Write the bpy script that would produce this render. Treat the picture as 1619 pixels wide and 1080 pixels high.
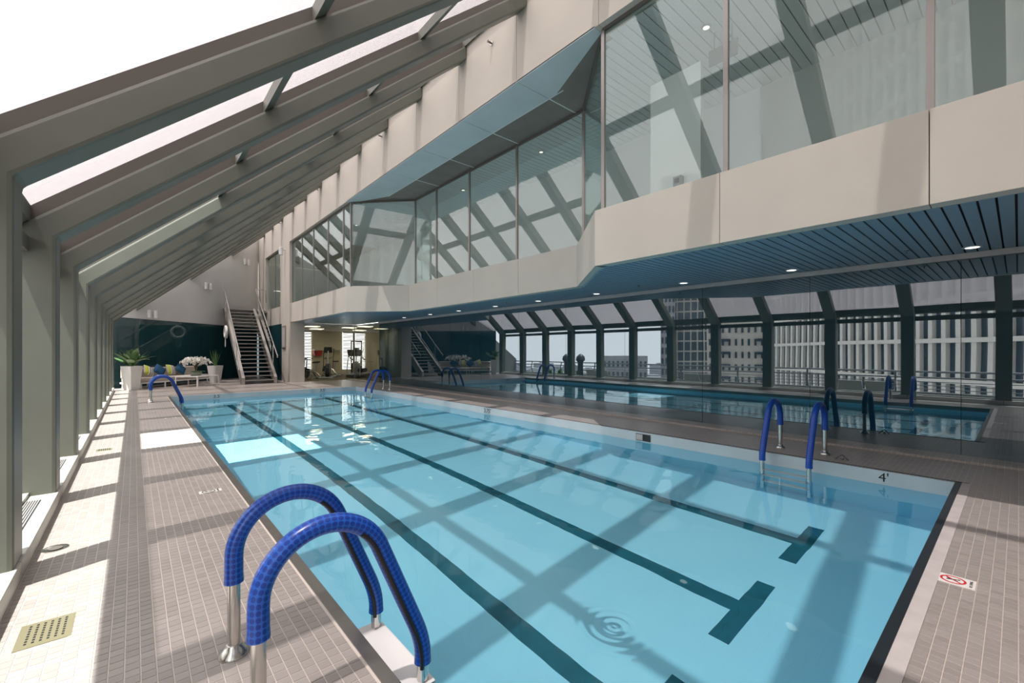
import bpy, bmesh, math, random
from mathutils import Vector, Matrix

for o in list(bpy.data.objects):
    bpy.data.objects.remove(o)
SC = bpy.context.scene
COL = SC.collection
random.seed(7)
R = math.radians

# ------------------------------------------------------------------ camera
FPX = 692.0
YAW = math.atan(598 / 692)
cam = bpy.data.cameras.new('camera')
cam.sensor_width = 36.0
cam.lens = 36.0 * FPX / 1619.0
cam.shift_y = 15.0 / 1619.0
cam.clip_start = 0.05
cam.clip_end = 2000
camo = bpy.data.objects.new('camera', cam)
COL.objects.link(camo)
camo.location = (0, 0, 1.5)
camo.rotation_euler = (R(90), 0, -YAW)
SC.camera = camo

# ------------------------------------------------------------------ hazy bright sky
world = bpy.data.worlds.new('hazy_sky')
SC.world = world
world.use_nodes = True
bg = world.node_tree.nodes['Background']
bg.inputs[0].default_value = (1.0, 0.965, 0.965, 1)
bg.inputs[1].default_value = 1.7

# ------------------------------------------------------------------ sun
SUN_DIR = Vector((0.29, 0.12, -1.0))
sun = bpy.data.lights.new('sun', 'SUN')
sun.energy = 8.2
sun.angle = R(0.7)
sun.color = (1.0, 0.955, 0.91)
suno = bpy.data.objects.new('sun', sun)
COL.objects.link(suno)
suno.location = (-10, -4, 30)
suno.rotation_euler = SUN_DIR.to_track_quat('-Z', 'Y').to_euler()
sun.cycles.is_caustics_light = True

# ------------------------------------------------------------------ exposure
SC.view_settings.view_transform = 'Standard'
SC.view_settings.look = 'None'
SC.view_settings.gamma = 1.0
SC.view_settings.use_curve_mapping = False
SC.view_settings.exposure = 1.1
cy = SC.cycles
cy.max_bounces = 20
cy.diffuse_bounces = 10
cy.glossy_bounces = 6
cy.transmission_bounces = 14
cy.transparent_max_bounces = 32
cy.caustics_refractive = True
cy.caustics_reflective = False
cy.sample_clamp_indirect = 20.0
cy.use_denoising = True

# ------------------------------------------------------------------ materials
MATS = {}
def pmat(name, col, rough=0.6, metal=0.0, noise=0.0, nscale=8.0, spec=0.5, bump=0.0):
    if name in MATS:
        return MATS[name]
    m = bpy.data.materials.new(name)
    m.use_nodes = True
    nt = m.node_tree
    b = nt.nodes['Principled BSDF']
    b.inputs['Base Color'].default_value = (*col, 1)
    b.inputs['Roughness'].default_value = rough
    b.inputs['Metallic'].default_value = metal
    b.inputs['Specular IOR Level'].default_value = spec
    if noise > 0 or bump > 0:
        tc = nt.nodes.new('ShaderNodeTexCoord')
        n = nt.nodes.new('ShaderNodeTexNoise')
        n.inputs['Scale'].default_value = nscale
        n.inputs['Detail'].default_value = 5
        nt.links.new(tc.outputs['Object'], n.inputs['Vector'])
        if noise > 0:
            r = nt.nodes.new('ShaderNodeValToRGB')
            r.color_ramp.elements[0].position = 0.3
            r.color_ramp.elements[1].position = 0.7
            r.color_ramp.elements[0].color = (*[c * (1 - noise) for c in col], 1)
            r.color_ramp.elements[1].color = (*[min(1, c * (1 + noise)) for c in col], 1)
            nt.links.new(n.outputs['Fac'], r.inputs['Fac'])
            nt.links.new(r.outputs['Color'], b.inputs['Base Color'])
        if bump > 0:
            bp = nt.nodes.new('ShaderNodeBump')
            bp.inputs['Strength'].default_value = bump
            bp.inputs['Distance'].default_value = 0.01
            nt.links.new(n.outputs['Fac'], bp.inputs['Height'])
            nt.links.new(bp.outputs['Normal'], b.inputs['Normal'])
    MATS[name] = m
    return m

def emat(name, col, strength):
    m = bpy.data.materials.new(name)
    m.use_nodes = True
    b = m.node_tree.nodes['Principled BSDF']
    b.inputs['Base Color'].default_value = (*col, 1)
    b.inputs['Emission Color'].default_value = (*col, 1)
    b.inputs['Emission Strength'].default_value = strength
    MATS[name] = m
    return m

def glassmat(name, tint, ior, refl=(1, 1, 1), milky=0.0, mcol=(0.8, 0.77, 0.77)):
    m = bpy.data.materials.new(name)
    m.use_nodes = True
    nt = m.node_tree
    nt.nodes.clear()
    out = nt.nodes.new('ShaderNodeOutputMaterial')
    t = nt.nodes.new('ShaderNodeBsdfTransparent')
    t.inputs[0].default_value = (*tint, 1)
    g = nt.nodes.new('ShaderNodeBsdfGlossy')
    g.inputs['Color'].default_value = (*refl, 1)
    g.inputs['Roughness'].default_value = 0.0
    f = nt.nodes.new('ShaderNodeFresnel')
    ge = nt.nodes.new('ShaderNodeNewGeometry')      # a pane reflects alike on both of its faces
    mr = nt.nodes.new('ShaderNodeMapRange')
    mr.inputs['To Min'].default_value = ior
    mr.inputs['To Max'].default_value = 1.0 / ior
    nt.links.new(ge.outputs['Backfacing'], mr.inputs['Value'])
    nt.links.new(mr.outputs[0], f.inputs['IOR'])
    mx = nt.nodes.new('ShaderNodeMixShader')
    body = t.outputs[0]
    if milky > 0:                                   # dusty glass scatters part of the light
        tl = nt.nodes.new('ShaderNodeBsdfTranslucent'); tl.inputs[0].default_value = (*mcol, 1)
        mm = nt.nodes.new('ShaderNodeMixShader'); mm.inputs[0].default_value = milky
        nt.links.new(body, mm.inputs[1]); nt.links.new(tl.outputs[0], mm.inputs[2])
        body = mm.outputs[0]
    nt.links.new(f.outputs[0], mx.inputs[0])
    nt.links.new(body, mx.inputs[1])
    nt.links.new(g.outputs[0], mx.inputs[2])
    nt.links.new(mx.outputs[0], out.inputs[0])
    MATS[name] = m
    return m

def mixgloss(name, dif, glo, fac, rough=0.0, bump=0.0, bscale=1.0):
    m = bpy.data.materials.new(name)
    m.use_nodes = True
    nt = m.node_tree
    nt.nodes.clear()
    out = nt.nodes.new('ShaderNodeOutputMaterial')
    d = nt.nodes.new('ShaderNodeBsdfDiffuse')
    d.inputs[0].default_value = (*dif, 1)
    g = nt.nodes.new('ShaderNodeBsdfGlossy')
    g.inputs['Color'].default_value = (*glo, 1)
    g.inputs['Roughness'].default_value = rough
    mx = nt.nodes.new('ShaderNodeMixShader')
    mx.inputs[0].default_value = fac
    nt.links.new(d.outputs[0], mx.inputs[1])
    nt.links.new(g.outputs[0], mx.inputs[2])
    nt.links.new(mx.outputs[0], out.inputs[0])
    if bump > 0:
        tc = nt.nodes.new('ShaderNodeTexCoord')
        n = nt.nodes.new('ShaderNodeTexNoise')
        n.inputs['Scale'].default_value = bscale
        n.inputs['Detail'].default_value = 0
        bp = nt.nodes.new('ShaderNodeBump')
        bp.inputs['Strength'].default_value = 1.0
        bp.inputs['Distance'].default_value = bump
        nt.links.new(tc.outputs['Object'], n.inputs['Vector'])
        nt.links.new(n.outputs['Fac'], bp.inputs['Height'])
        nt.links.new(bp.outputs['Normal'], g.inputs['Normal'])
    MATS[name] = m
    return m

TILE = 0.058
def tilemat(name, grid):
    """square mosaic tile colour per cell of a world grid; grid=True also draws the grout between cells"""
    m = bpy.data.materials.new(name)
    m.use_nodes = True
    nt = m.node_tree
    b = nt.nodes['Principled BSDF']
    geo = nt.nodes.new('ShaderNodeNewGeometry')
    off = nt.nodes.new('ShaderNodeVectorMath'); off.operation = 'ADD'
    off.inputs[1].default_value = (0.555, 10 * TILE * 10, 0)
    sc = nt.nodes.new('ShaderNodeVectorMath'); sc.operation = 'SCALE'
    sc.inputs['Scale'].default_value = 1 / TILE
    fl = nt.nodes.new('ShaderNodeVectorMath'); fl.operation = 'FLOOR'
    wn = nt.nodes.new('ShaderNodeTexWhiteNoise'); wn.noise_dimensions = '2D'
    nt.links.new(geo.outputs['Position'], off.inputs[0])
    nt.links.new(off.outputs[0], sc.inputs[0])
    nt.links.new(sc.outputs[0], fl.inputs[0])
    nt.links.new(fl.outputs[0], wn.inputs['Vector'])
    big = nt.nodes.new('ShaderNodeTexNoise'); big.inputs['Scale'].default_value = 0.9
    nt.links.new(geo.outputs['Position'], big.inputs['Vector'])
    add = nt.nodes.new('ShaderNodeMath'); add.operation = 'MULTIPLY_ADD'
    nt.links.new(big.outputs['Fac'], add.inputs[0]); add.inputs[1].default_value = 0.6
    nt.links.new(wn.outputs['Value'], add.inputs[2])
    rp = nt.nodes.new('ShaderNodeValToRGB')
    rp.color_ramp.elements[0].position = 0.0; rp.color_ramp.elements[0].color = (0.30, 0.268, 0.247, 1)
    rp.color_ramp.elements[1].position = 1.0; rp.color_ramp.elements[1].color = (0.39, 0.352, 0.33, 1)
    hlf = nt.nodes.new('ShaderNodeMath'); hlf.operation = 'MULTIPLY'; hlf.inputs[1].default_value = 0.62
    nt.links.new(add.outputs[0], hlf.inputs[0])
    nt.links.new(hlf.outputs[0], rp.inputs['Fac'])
    colout = rp.outputs['Color']
    if grid:
        fr = nt.nodes.new('ShaderNodeVectorMath'); fr.operation = 'FRACTION'
        nt.links.new(sc.outputs[0], fr.inputs[0])
        sep = nt.nodes.new('ShaderNodeSeparateXYZ'); nt.links.new(fr.outputs[0], sep.inputs[0])
        masks = []
        for ax in (0, 1):
            s = nt.nodes.new('ShaderNodeMath'); s.operation = 'SUBTRACT'; s.inputs[1].default_value = 0.5
            nt.links.new(sep.outputs[ax], s.inputs[0])
            a = nt.nodes.new('ShaderNodeMath'); a.operation = 'ABSOLUTE'; nt.links.new(s.outputs[0], a.inputs[0])
            g = nt.nodes.new('ShaderNodeMath'); g.operation = 'GREATER_THAN'; g.inputs[1].default_value = 0.47
            nt.links.new(a.outputs[0], g.inputs[0]); masks.append(g)
        mx = nt.nodes.new('ShaderNodeMath'); mx.operation = 'MAXIMUM'
        nt.links.new(masks[0].outputs[0], mx.inputs[0]); nt.links.new(masks[1].outputs[0], mx.inputs[1])
        mc = nt.nodes.new('ShaderNodeMix'); mc.data_type = 'RGBA'
        nt.links.new(mx.outputs[0], mc.inputs['Factor'])
        nt.links.new(colout, mc.inputs['A'])
        mc.inputs['B'].default_value = (0.62, 0.55, 0.49, 1)
        colout = mc.outputs['Result']
    nt.links.new(colout, b.inputs['Base Color'])
    b.inputs['Roughness'].default_value = 0.33
    b.inputs['Specular IOR Level'].default_value = 0.5
    MATS[name] = m
    return m

M_FRAME = pmat('painted_steel_olive_grey', (0.135, 0.14, 0.115), 0.42, 0, 0.06, 3)
M_BAR = pmat('bronze_glazing_bar', (0.12, 0.105, 0.09), 0.45)
M_CURB = pmat('curb_cream', (0.46, 0.445, 0.405), 0.5, 0, 0.05, 4)
M_WHITE = pmat('plaster_cream', (0.60, 0.565, 0.50), 0.75, 0, 0.035, 1.2)
M_WALLW = pmat('far_wall_white', (0.76, 0.755, 0.74), 0.8, 0, 0.03, 1.0)
M_JOINT = pmat('panel_joint', (0.30, 0.285, 0.27), 0.8)
M_SOFFIT = pmat('soffit_metal_pool_bounce', (0.23, 0.37, 0.48), 0.38, 0.15)  # light grey metal with the pool's blue bounce light put into its colour
M_GAP = pmat('slat_gap_dark', (0.02, 0.025, 0.03), 0.8)
M_BAND = pmat('bay_soffit_bluegrey', (0.60, 0.68, 0.69), 0.7, 0, 0.05, 2)
M_BROWN = pmat('bay_soffit_brown', (0.21, 0.19, 0.175), 0.35, 0.3, 0.1, 3)
M_TRIMW = pmat('white_trim', (0.75, 0.77, 0.78), 0.45)
M_MULL = pmat('steel_mullion', (0.36, 0.34, 0.32), 0.3, 0.7)
M_CHROME = pmat('brushed_stainless', (0.62, 0.60, 0.57), 0.22, 1.0)
M_EDGE = pmat('pool_edge_steel', (0.30, 0.285, 0.265), 0.28, 0.85, 0.08, 5)
M_EDGEK = pmat('pool_edge_black', (0.018, 0.024, 0.03), 0.35)
M_COPE = pmat('coping_stone', (0.52, 0.48, 0.465), 0.7, 0, 0.08, 6)
M_POOL = pmat('pool_paint', (0.40, 0.82, 1.0), 0.6, 0, 0.02, 1.5)
M_POOLW = pmat('pool_wall_steel', (0.60, 0.63, 0.645), 0.35, 0.3, 0.05, 3)
M_LANE = pmat('lane_tile_teal', (0.010, 0.13, 0.18), 0.5, 0, 0.15, 6)
M_BLACK = pmat('black_paint', (0.012, 0.012, 0.014), 0.5)
M_BLUE = None
M_GLASSV = glassmat('clear_window_glass', (0.93, 0.95, 0.95), 1.35)
M_GLASST = glassmat('tinted_roof_glass', (0.455, 0.445, 0.45), 1.45, (1, 1, 1), 0.21, (0.74, 0.71, 0.72))
M_GLASSB = glassmat('bay_glass_green', (0.92, 0.975, 0.97), 1.9, (0.92, 1.0, 0.98))
M_GLASSG = glassmat('gym_glass', (0.9, 0.93, 0.92), 1.4)
M_MIRROR = mixgloss('tinted_mirror', (0.020, 0.080, 0.112), (0.275, 0.31, 0.335), 0.62, 0.0, 0.0006, 1.1)
M_DARKG = mixgloss('dark_teal_glass', (0.022, 0.075, 0.088), (0.30, 0.34, 0.35), 0.28)
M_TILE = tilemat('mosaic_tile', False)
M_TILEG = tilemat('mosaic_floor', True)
M_GROUT = pmat('grout', (0.62, 0.55, 0.49), 0.85)
M_WHITEP = pmat('white_planter', (0.85, 0.84, 0.82), 0.4)
M_FAB = pmat('sofa_fabric', (0.50, 0.45, 0.40), 0.9, 0, 0.06, 30)
M_LEAF = pmat('leaf_green', (0.075, 0.17, 0.055), 0.45, 0, 0.25, 9)
M_LEAFL = pmat('leaf_pale', (0.30, 0.38, 0.22), 0.45, 0, 0.2, 9)
M_PETAL = pmat('petal_white', (0.86, 0.84, 0.79), 0.6)
M_STEM = pmat('stem_brown', (0.22, 0.12, 0.05), 0.7)
M_NAVY = pmat('cushion_blue', (0.010, 0.075, 0.16), 0.9)
M_LIME = pmat('cushion_lime', (0.50, 0.56, 0.06), 0.9)
M_LEAD = emat('lamp_glow', (1.0, 0.96, 0.88), 0.9)
M_PANEL = emat('gym_light_panel', (1.0, 0.86, 0.55), 4.0)

def striped(name):
    m = bpy.data.materials.new(name); m.use_nodes = True
    nt = m.node_tree; b = nt.nodes['Principled BSDF']; b.inputs['Roughness'].default_value = 0.9
    tc = nt.nodes.new('ShaderNodeTexCoord'); sp = nt.nodes.new('ShaderNodeSeparateXYZ')
    nt.links.new(tc.outputs['Object'], sp.inputs[0])
    r = nt.nodes.new('ShaderNodeValToRGB'); r.color_ramp.interpolation = 'CONSTANT'
    mp = nt.nodes.new('ShaderNodeMapRange'); mp.inputs['From Min'].default_value = -0.25; mp.inputs['From Max'].default_value = 0.25
    nt.links.new(sp.outputs['X'], mp.inputs['Value']); nt.links.new(mp.outputs[0], r.inputs['Fac'])
    e = r.color_ramp.elements
    cols = [(0, (0.42, 0.40, 0.34)), (0.14, (0.50, 0.56, 0.06)), (0.40, (0.8, 0.8, 0.75)), (0.5, (0.03, 0.05, 0.07)), (0.58, (0.8, 0.8, 0.75)),
            (0.66, (0.03, 0.06, 0.08)), (0.74, (0.8, 0.8, 0.75)), (0.84, (0.45, 0.43, 0.36))]
    e[0].position, e[0].color = 0, (*cols[0][1], 1)
    e[1].position, e[1].color = cols[1][0], (*cols[1][1], 1)
    for p, c in cols[2:]:
        x = e.new(p); x.color = (*c, 1)
    nt.links.new(r.outputs['Color'], b.inputs['Base Color'])
    return m
M_STRIPE = striped('cushion_stripe')

def bluesleeve():
    m = bpy.data.materials.new('blue_vinyl_sleeve'); m.use_nodes = True
    nt = m.node_tree; b = nt.nodes['Principled BSDF']; b.inputs['Roughness'].default_value = 0.28
    uv = nt.nodes.new('ShaderNodeUVMap')
    mp = nt.nodes.new('ShaderNodeMapping'); mp.inputs['Scale'].default_value = (62, 11, 1)
    fr = nt.nodes.new('ShaderNodeVectorMath'); fr.operation = 'FRACTION'
    sb = nt.nodes.new('ShaderNodeVectorMath'); sb.operation = 'SUBTRACT'; sb.inputs[1].default_value = (.5, .5, 0)
    ln = nt.nodes.new('ShaderNodeVectorMath'); ln.operation = 'LENGTH'
    r = nt.nodes.new('ShaderNodeValToRGB')
    r.color_ramp.elements[0].position = 0.38; r.color_ramp.elements[0].color = (0.004, 0.04, 0.30, 1)
    r.color_ramp.elements[1].position = 0.47; r.color_ramp.elements[1].color = (0.016, 0.11, 0.52, 1)
    nt.links.new(uv.outputs[0], mp.inputs[0]); nt.links.new(mp.outputs[0], fr.inputs[0])
    nt.links.new(fr.outputs[0], sb.inputs[0]); nt.links.new(sb.outputs[0], ln.inputs[0])
    nt.links.new(ln.outputs['Value'], r.inputs['Fac']); nt.links.new(r.outputs['Color'], b.inputs['Base Color'])
    return m
M_BLUE = bluesleeve()

def watermat():
    m = bpy.data.materials.new('pool_water'); m.use_nodes = True
    nt = m.node_tree; nt.nodes.clear()
    out = nt.nodes.new('ShaderNodeOutputMaterial')
    g = nt.nodes.new('ShaderNodeBsdfGlass'); g.inputs['IOR'].default_value = 1.33; g.inputs['Roughness'].default_value = 0.0
    g.inputs['Color'].default_value = (0.88, 0.985, 1.0, 1)
    nt.links.new(g.outputs[0], out.inputs[0])
    tc = nt.nodes.new('ShaderNodeTexCoord')
    n = nt.nodes.new('ShaderNodeTexNoise'); n.inputs['Scale'].default_value = 1.6; n.inputs['Detail'].default_value = 2
    nt.links.new(tc.outputs['Object'], n.inputs['Vector'])
    d = nt.nodes.new('ShaderNodeVectorMath'); d.operation = 'DISTANCE'; d.inputs[1].default_value = (2.2, 1.6, -0.17)
    nt.links.new(tc.outputs['Object'], d.inputs[0])
    w = nt.nodes.new('ShaderNodeMath'); w.operation = 'MULTIPLY'; w.inputs[1].default_value = 95
    nt.links.new(d.outputs['Value'], w.inputs[0])
    s = nt.nodes.new('ShaderNodeMath'); s.operation = 'SINE'; nt.links.new(w.outputs[0], s.inputs[0])
    fo = nt.nodes.new('ShaderNodeMapRange'); fo.inputs['From Min'].default_value = 0.06; fo.inputs['From Max'].default_value = 0.34
    fo.inputs['To Min'].default_value = 0.28; fo.inputs['To Max'].default_value = 0.0
    nt.links.new(d.outputs['Value'], fo.inputs['Value'])
    rp = nt.nodes.new('ShaderNodeMath'); rp.operation = 'MULTIPLY'
    nt.links.new(s.outputs[0], rp.inputs[0]); nt.links.new(fo.outputs[0], rp.inputs[1])
    ad = nt.nodes.new('ShaderNodeMath'); ad.operation = 'ADD'
    nt.links.new(n.outputs['Fac'], ad.inputs[0]); nt.links.new(rp.outputs[0], ad.inputs[1])
    bp = nt.nodes.new('ShaderNodeBump'); bp.inputs['Strength'].default_value = 1.0; bp.inputs['Distance'].default_value = 0.006
    nt.links.new(ad.outputs[0], bp.inputs['Height']); nt.links.new(bp.outputs['Normal'], g.inputs['Normal'])
    return m
M_WATER = watermat()

# ------------------------------------------------------------------ helpers
def link(name, me, mat=None, parent=None):
    o = bpy.data.objects.new(name, me)
    COL.objects.link(o)
    if mat is not None and me is not None and len(me.materials) == 0:
        me.materials.append(mat)
    if parent is not None:
        o.parent = parent
        o.matrix_parent_inverse = parent.matrix_world.inverted()
    return o

def empty(name, loc=(0, 0, 0), rz=0.0):
    o = bpy.data.objects.new(name, None)
    COL.objects.link(o)
    o.empty_display_size = 0.1
    o.location = loc
    o.rotation_euler = (0, 0, rz)
    o.matrix_world = Matrix.Translation(loc) @ Matrix.Rotation(rz, 4, 'Z')
    return o

def tag(o, label=None, cat=None, group=None, kind=None):
    if label: o['label'] = label
    if cat: o['category'] = cat
    if group: o['group'] = group
    if kind: o['kind'] = kind
    return o

class MB:
    def __init__(s): s.v = []; s.f = []
    def quad(s, *p):
        i = len(s.v); s.v += [tuple(q) for q in p]; s.f.append(tuple(range(i, i + len(p)))); return s
    def box(s, a, b):
        x0, y0, z0 = a; x1, y1, z1 = b
        i = len(s.v)
        s.v += [(x, y, z) for x in (x0, x1) for y in (y0, y1) for z in (z0, z1)]
        s.f += [tuple(i + j for j in q) for q in ((0, 1, 3, 2), (4, 6, 7, 5), (0, 4, 5, 1), (2, 3, 7, 6), (0, 2, 6, 4), (1, 5, 7, 3))]
        return s
    def prism(s, poly, d):
        """poly: list of 3d points (planar), extruded by vector d"""
        n = len(poly); i = len(s.v); d = Vector(d)
        s.v += [tuple(p) for p in poly] + [tuple(Vector(p) + d) for p in poly]
        s.f.append(tuple(range(i, i + n))[::-1]); s.f.append(tuple(range(i + n, i + 2 * n)))
        for k in range(n):
            k2 = (k + 1) % n
            s.f.append((i + k, i + k2, i + n + k2, i + n + k))
        return s
    def bar(s, p, q, w, h):
        """rectangular bar from p to q, width w (sideways) and height h (upward)"""
        p = Vector(p); q = Vector(q); d = (q - p).normalized()
        up = Vector((0, 0, 1)) if abs(d.z) < 0.95 else Vector((0, 1, 0))
        sd = d.cross(up).normalized(); u = sd.cross(d).normalized()
        s.prism([p + sd * w / 2 - u * h / 2, p + sd * w / 2 + u * h / 2, p - sd * w / 2 + u * h / 2, p - sd * w / 2 - u * h / 2], q - p)
        return s
    def tube(s, pts, r, n=10, cap=True):
        pts = [Vector(p) for p in pts]; i0 = len(s.v); m = len(pts)
        ref = None
        for k, p in enumerate(pts):
            d = (pts[min(k + 1, m - 1)] - pts[max(k - 1, 0)]).normalized()
            if ref is None:
                ref = d.orthogonal().normalized()
            ref = (ref - d * ref.dot(d)).normalized()
            b = d.cross(ref)
            rr = r[k] if isinstance(r, (list, tuple)) else r
            for j in range(n):
                a = 2 * math.pi * j / n
                s.v.append(tuple(p + (ref * math.cos(a) + b * math.sin(a)) * rr))
        for k in range(m - 1):
            for j in range(n):
                a = i0 + k * n + j; b_ = i0 + k * n + (j + 1) % n
                s.f.append((a, b_, b_ + n, a + n))
        if cap:
            s.f.append(tuple(range(i0, i0 + n))[::-1]); s.f.append(tuple(range(i0 + (m - 1) * n, i0 + m * n)))
        return s
    def lathe(s, prof, n=20, c=(0, 0, 0)):
        i0 = len(s.v)
        for r, z in prof:
            for j in range(n):
                a = 2 * math.pi * j / n
                s.v.append((c[0] + r * math.cos(a), c[1] + r * math.sin(a), c[2] + z))
        for k in range(len(prof) - 1):
            for j in range(n):
                a = i0 + k * n + j; b = i0 + k * n + (j + 1) % n
                s.f.append((a, b, b + n, a + n))
        s.f.append(tuple(range(i0, i0 + n))[::-1]); s.f.append(tuple(range(i0 + (len(prof) - 1) * n, i0 + len(prof) * n)))
        return s
    def mesh(s, name, smooth=False, bevel=0.0):
        me = bpy.data.meshes.new(name)
        me.from_pydata(s.v, [], s.f)
        me.validate()
        bm = bmesh.new(); bm.from_mesh(me)
        bmesh.ops.recalc_face_normals(bm, faces=bm.faces)
        if bevel > 0:
            ed = [e for e in bm.edges if len(e.link_faces) == 2 and e.calc_face_angle(0) > 0.6]
            bmesh.ops.bevel(bm, geom=ed, offset=bevel, segments=2, affect='EDGES', profile=0.6)
        bm.to_mesh(me); bm.free()
        if smooth:
            me.polygons.foreach_set('use_smooth', [True] * len(me.polygons))
            if bevel == 0:
                try: me.set_sharp_from_angle(angle=R(40))
                except Exception: pass
        return me
    def build(s, name, mat, parent=None, smooth=False, bevel=0.0):
        return link(name, s.mesh(name, smooth, bevel), mat, parent)

def copy_tree(o, parent=None):
    c = o.copy(); COL.objects.link(c)
    c.parent = parent
    if parent is not None:
        c.matrix_parent_inverse = o.matrix_parent_inverse.copy()
    for ch in list(o.children):
        copy_tree(ch, c)
    return c

ORD = ['first', 'second', 'third', 'fourth', 'fifth', 'sixth', 'seventh', 'eighth', 'ninth', 'tenth', 'eleventh', 'twelfth',
       'thirteenth', 'fourteenth', 'fifteenth', 'sixteenth', 'seventeenth', 'eighteenth']

def textmesh(name, txt, size, mat, parent, mtx, ext=0.002, align='CENTER'):
    cu = bpy.data.curves.new(name, 'FONT'); cu.body = txt; cu.size = size; cu.extrude = ext
    cu.align_x = align; cu.align_y = 'CENTER'
    t = bpy.data.objects.new(name + '_tmp', cu); COL.objects.link(t)
    dg = bpy.context.evaluated_depsgraph_get()
    me = bpy.data.meshes.new_from_object(t.evaluated_get(dg))
    bpy.data.objects.remove(t)
    me.transform(mtx)
    me.materials.clear()
    return link(name, me, mat, parent)

# ------------------------------------------------------------------ main dimensions
XF = 5.67          # upper wall / front fascia plane
XR = 7.20          # recessed fascia plane
XM = 8.85          # mirror wall
PX0, PX1, PY0, PY1 = 0.91, 7.09, 0.47, 18.30
ZW, ZB = -0.17, -1.35
def zlo(x): return 3.1 + 0.878 * x
def zhi(x): return 3.4 + 0.878 * x
def zgl(x): return 3.56 + 0.878 * x
W45 = 24.2         # far wall: Y = X + W45
FR_Y = [4.27 + 2 * k for k in range(-4, 13)]
CAMV = Vector((math.sin(YAW), math.cos(YAW)))
CAMR = Vector((math.cos(YAW), -math.sin(YAW)))
def proj(x, y, z):
    w = x * CAMV.x + y * CAMV.y; r = x * CAMR.x + y * CAMR.y
    return (809.5 + FPX * r / w, 555 - FPX * (z - 1.5) / w, w) if w > 0.05 else (-1e5, -1e5, w)

# ------------------------------------------------------------------ floor
floor = MB()
zb = -0.0025
for a, b in (((-0.9, -3.4), (0.832, PY1 + 0.05)), ((0.832, -3.4), (XM, 0.36)), ((7.14, 0.36), (XM, PY1 + 0.05)), ((-0.9, PY1 + 0.05), (XM, 30.0))):
    floor.box((a[0], a[1], -0.3), (b[0], b[1], zb))
floor = floor.build('floor', M_TILEG)
tag(floor, 'grey brown square mosaic tile deck around the pool', 'floor', kind='structure')

def tile_mesh():
    h = TILE / 2 - 0.002; t = h - 0.0018
    m = MB()
    m.v = [(-t, -t, 0), (t, -t, 0), (t, t, 0), (-t, t, 0), (-h, -h, -0.003), (h, -h, -0.003), (h, h, -0.003), (-h, h, -0.003)]
    m.f = [(0, 1, 2, 3), (4, 5, 1, 0), (5, 6, 2, 1), (6, 7, 3, 2), (7, 4, 0, 3)]
    return m
cells = []
def in_deck(x, y):
    if x < -0.53: return False
    if x < 0.81: return y < 12
    if y < 0.32: return x < XM - 0.5
    return False
# drains and sign tiles replace mosaic there
HOLES = [(-0.47, -0.245, 3.25, 3.56), (3.965, 4.16, 0.17, 0.36), (-0.43, -0.245, 8.98, 9.2)]
ix0 = int((-0.555) / TILE) - 2
for i in range(0, 170):
    x = -0.555 + (i + 0.5) * TILE
    for j in range(0, 330):
        y = -10 * TILE * 10 + (j + 0.5) * TILE
        if y < -0.4 or not in_deck(x, y): continue
        if any(a < x < b and c < y < d for a, b, c, d in HOLES): continue
        px, py, w = proj(x, y, 0)
        if w < 0.5 or w > 8.5 or px < -40 or px > 1660 or py > 1130: continue
        cells.append((w, x, y))
cells.sort()
tm = tile_mesh()
tme = tm.mesh('tile')
tme.materials.append(M_TILE)
seen = [c for c in cells if 0 <= proj(c[1], c[2], 0)[0] <= 1619 and proj(c[1], c[2], 0)[1] <= 1080]
near = set((c[1], c[2]) for c in seen[:300])
for w, x, y in cells:
    if (x, y) in near:
        t = link('tile', tme, None, floor)
        t.location = (x, y, 0)
rest = MB()
for w, x, y in cells:
    if (x, y) in near: continue
    i = len(rest.v)
    rest.v += [(a + x, b + y, c) for a, b, c in tm.v]
    rest.f += [tuple(i + k for k in f) for f in tm.f]
me = bpy.data.meshes.new('tile_field'); me.from_pydata(rest.v, [], rest.f)
tf = link('tile_field', me, M_TILE, floor); tf['kind'] = 'stuff'

# low ledge at the mirror foot
led = MB().box((8.40, -3.4, -0.05), (XM, 22.9, 0.03)).build('trim_1', M_TILEG, None, bevel=0.006)
tag(led, 'low tiled ledge along the foot of the mirror wall', 'ledge', kind='structure')

# ------------------------------------------------------------------ pool
pool = empty('swimming_pool', (4.0, 9.4, ZB))
tag(pool, 'long rectangular lap pool with pale blue floor and dark lane lines', 'pool')
bf = MB().box((PX0 - 0.1, PY0 - 0.1, ZB - 0.15), (PX1 + 0.1, PY1 + 0.1, ZB)).build('basin_floor', M_POOL, pool)
bw = [MB().box((PX0 - 0.12, PY0, ZB), (PX0, PY1, -0.03)), MB().box((PX1, PY0, ZB), (PX1 + 0.12, PY1, -0.03)),
      MB().box((PX0 - 0.12, PY0 - 0.12, ZB), (PX1 + 0.12, PY0, -0.03)), MB().box((PX0 - 0.12, PY1, ZB), (PX1 + 0.12, PY1 + 0.12, -0.03))]
recv = [bf]
for m in bw:
    recv.append(m.build('basin_wall', M_POOL, pool))
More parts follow.
